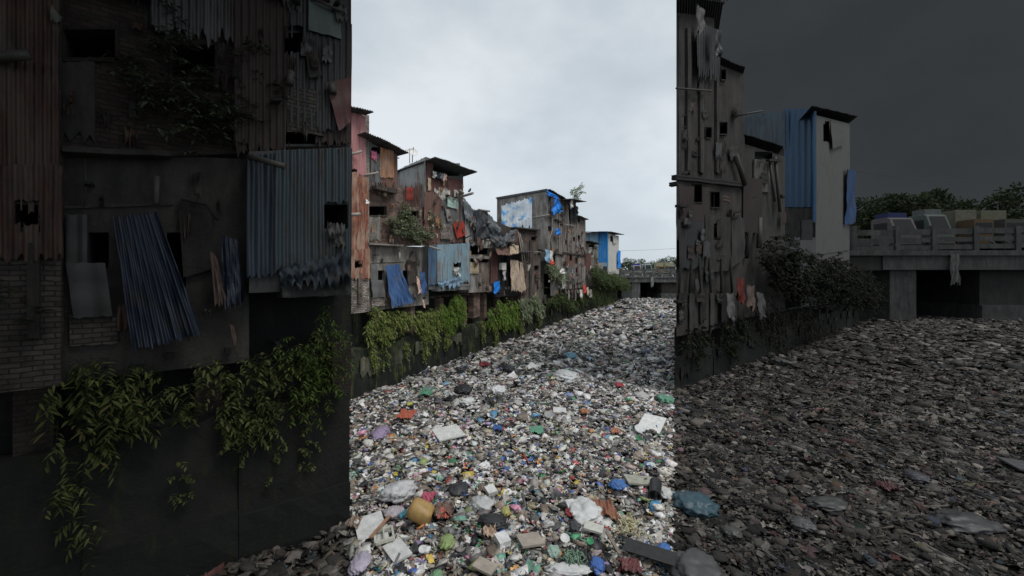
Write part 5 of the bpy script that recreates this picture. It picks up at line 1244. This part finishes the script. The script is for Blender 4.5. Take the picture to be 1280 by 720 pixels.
# bridges, traffic, trees
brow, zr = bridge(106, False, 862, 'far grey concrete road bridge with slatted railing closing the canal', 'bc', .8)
rrow, zr2 = bridge(54.5, True, 868, 'dark concrete road bridge with slatted railing at the right', 'br', .18)  # bridge and traffic in darkened copies, shade put into the colours
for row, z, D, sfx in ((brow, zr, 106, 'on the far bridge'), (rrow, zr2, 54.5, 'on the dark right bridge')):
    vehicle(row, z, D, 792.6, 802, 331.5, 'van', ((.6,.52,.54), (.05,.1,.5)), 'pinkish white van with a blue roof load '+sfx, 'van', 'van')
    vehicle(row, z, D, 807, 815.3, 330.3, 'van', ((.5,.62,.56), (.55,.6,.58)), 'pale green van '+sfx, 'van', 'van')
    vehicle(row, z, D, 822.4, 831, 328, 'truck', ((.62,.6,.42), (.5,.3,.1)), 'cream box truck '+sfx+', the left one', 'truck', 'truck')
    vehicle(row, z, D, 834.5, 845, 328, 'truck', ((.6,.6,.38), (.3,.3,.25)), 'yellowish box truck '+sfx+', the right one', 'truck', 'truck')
LB = ['tree with a low rounded crown', 'tree with a broad high crown', 'tree with a sparse dipping crown', 'tree with a dense domed crown', 'tree with a wide spreading crown', 'tree with a small dark crown', 'tree with a tall uneven crown']
def px2x(px, D): return (px-640)/F*D
for i, (px, top, w) in enumerate(((772, 327, 18), (788, 321.5, 20), (801, 322, 20), (813, 327, 17), (825, 322, 20), (838, 321.5, 20), (852, 321, 20))):
    D = 190+(i % 3)*9; h = CAMH+(HZ-top)/F*D
    tree(px2x(px, D), D, h, w*D/F*1.25, LB[i]+' behind the far bridge', .8, 'tc', 2600)
for i, (px, top, w) in enumerate(((1062, 252, 62), (1112, 240, 62), (1150, 238, 66), (1186, 250, 60), (1222, 238, 66), (1262, 234, 70), (1310, 236, 70))):
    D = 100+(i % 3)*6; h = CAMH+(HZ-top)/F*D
    tree(px2x(px, D), D, h, w*D/F*1.2, LB[i]+' behind the dark right bridge', .26, 'tr', 5000)  # same tree materials darkened, shade put into leaf and bark colour

# flyover slab, unseen and added above the near row to shade its wall
m = MB(); m.box((-40, -40, 14.6), (38.2, 0, 0), (0, 50.5, 0), (0, 0, 1.2))
o = build('blocker_slab', m, plain('blocker_concrete', (.12,.12,.12))); tag(o, 'concrete flyover slab added unseen overhead to shade the left row', 'blocker')

# ------------------------------------------------------------------ sky and sun
w = bpy.data.worlds.new('World'); scene.world = w; w.use_nodes = True; t = w.node_tree
bg = t.nodes['Background']; bg.inputs['Strength'].default_value = .1
sky = N_(t, 'ShaderNodeTexSky', sky_type='NISHITA'); sky.sun_disc = False; sky.sun_elevation = R(60); sky.sun_rotation = R(122)
tc = N_(t, 'ShaderNodeTexCoord'); sp = N_(t, 'ShaderNodeSeparateXYZ'); t.links.new(tc.outputs['Generated'], sp.inputs[0])
vec = mapped(t, tc.outputs['Generated'], (1, 1, 1.7))
n1 = noise(t, vec, 1.9, 6, .52)
cl = ramp(t, n1, [(.32, (4.7, 5.3, 5.85)), (.5, (5.9, 6.5, 7.0)), (.66, (7.6, 8.1, 8.5))])
# brighter band near the horizon
hz = N_(t, 'ShaderNodeMapRange'); hz.inputs['From Min'].default_value = 0; hz.inputs['From Max'].default_value = .5; hz.inputs['To Min'].default_value = 1.08; hz.inputs['To Max'].default_value = .95; t.links.new(sp.outputs['Z'], hz.inputs['Value'])
cl = mix(t, 1.0, cl, hz.outputs[0], 'MULTIPLY')
col = mix(t, .93, sky.outputs[0], cl)
az = N_(t, 'ShaderNodeMath', operation='ARCTAN2'); t.links.new(sp.outputs['X'], az.inputs[0]); t.links.new(sp.outputs['Y'], az.inputs[1])
def mr(src, a, b, c, d, smooth=True):
    q = N_(t, 'ShaderNodeMapRange'); q.interpolation_type = 'SMOOTHSTEP' if smooth else 'LINEAR'
    for n_, v in (('From Min', a), ('From Max', b), ('To Min', c), ('To Max', d)): q.inputs[n_].default_value = v
    t.links.new(src, q.inputs['Value']); return q.outputs[0]
def mu(a, b):
    q = N_(t, 'ShaderNodeMath', operation='MULTIPLY'); t.links.new(a, q.inputs[0]); t.links.new(b, q.inputs[1]); return q.outputs[0]
dim_sky = mu(mu(mr(az.outputs[0], R(22.8), R(25.5), 0, 1), mr(az.outputs[0], R(75), R(100), 1, 0)), mr(sp.outputs['Z'], .56, .75, 1, 0))  # sky sector at right darkened on purpose, an added dim area
dk = ramp(t, noise(t, vec, 2.2, 5, .5), [(.35, (.32, .36, .4)), (.6, (.42, .465, .5))])
col = mix(t, dim_sky, col, dk)
t.links.new(col, bg.inputs['Color'])
sl = bpy.data.lights.new('sun', 'SUN'); sl.energy = 1.5; sl.angle = R(24); sl.color = (1, .97, .93)
so = bpy.data.objects.new('sun', sl); C.objects.link(so)
az_, el = R(122), R(60); d = np.array((math.sin(az_)*math.cos(el), math.cos(az_)*math.cos(el), math.sin(el)))
from mathutils import Vector
so.rotation_euler = Vector(d).to_track_quat('Z', 'Y').to_euler()

cam = bpy.data.cameras.new('camera'); co = bpy.data.objects.new('camera', cam); C.objects.link(co)
co.location = (0, 0, CAMH); co.rotation_euler = (R(90), 0, 0); cam.sensor_width = 36; cam.lens = 36*F/1280; cam.shift_y = -(360-HZ)/1280; cam.clip_end = 6000; cam.clip_start = .1
scene.camera = co
scene.view_settings.view_transform = 'Standard'; scene.view_settings.look = 'None'; scene.view_settings.exposure = .08; scene.view_settings.gamma = 1

GR = {'plastic_bag': 'plastic bags lying in the rubbish', 'foam_piece': 'foam pieces lying in the rubbish', 'foam_board': 'foam boards lying in the rubbish', 'small_box': 'small boxes lying in the rubbish',
 'plastic_scrap': 'coloured plastic scraps in the rubbish', 'tree': 'trees behind the bridges', 'van': 'vans on the bridges', 'truck': 'box trucks on the bridges', 'hanging_plant': 'plants hanging down the canal walls',
 'laundry': 'laundry hung on the houses', 'blue_tarp': 'blue tarps on the houses', 'black_tarp': 'black tarps on the shacks', 'grey_tarp': 'grey tarps on the shacks', 'beige_curtain': 'beige curtains on the black hut',
 'hanging_rag': 'rags hanging on the houses and weeds', 'bush': 'bushes along the canal walls', 'creeper': 'creepers on the houses', 'wall_shrub': 'shrubs growing from brick walls', 'canal_wall': 'mossy canal walls',
 'road_bridge': 'road bridges over the canal', 'wrapper': 'wrappers in the rubbish', 'rag': 'rags in the rubbish', 'round_plate': 'round lids in the rubbish', 'cloth_bundle': 'cloth bundles at the tin bays',
 'plastic_strips': 'tangled strips in the rubbish', 'packaging': 'packaging pieces in the rubbish', 'tin_house': 'tin houses', 'brick_house': 'brick houses', 'plaster_house': 'plaster storeys', 'tin_bay': 'tin bays', 'tenement': 'grey tenements',
 'concrete_tenement': 'tall grey tenements', 'blue_house': 'blue and white tin houses', 'low_shed': 'low sheds', 'blue_bundle': 'blue bundles', 'cloth_scrap': 'cloth scraps on rusty sheets', 'torn_cloth': 'torn cloths on the roof edges',
 'hanging_bag': 'bags hanging on the houses', 'roof_plant': 'plants on tenement roofs', 'weed': 'weeds in the brick bases', 'hanging_cloth': 'cloths hanging', 'cable': 'overhead cables', 'plastic_strip': 'plastic strips in the rubbish'}
for o in scene.objects:
    if o.parent is None and 'label' in o and 'kind' not in o:
        k = o.name.split('.')[0]
        if k in GR: o['group'] = GR[k]
        if len(o['label'].split()) > 16: print('LONG', o.name, o['label'])
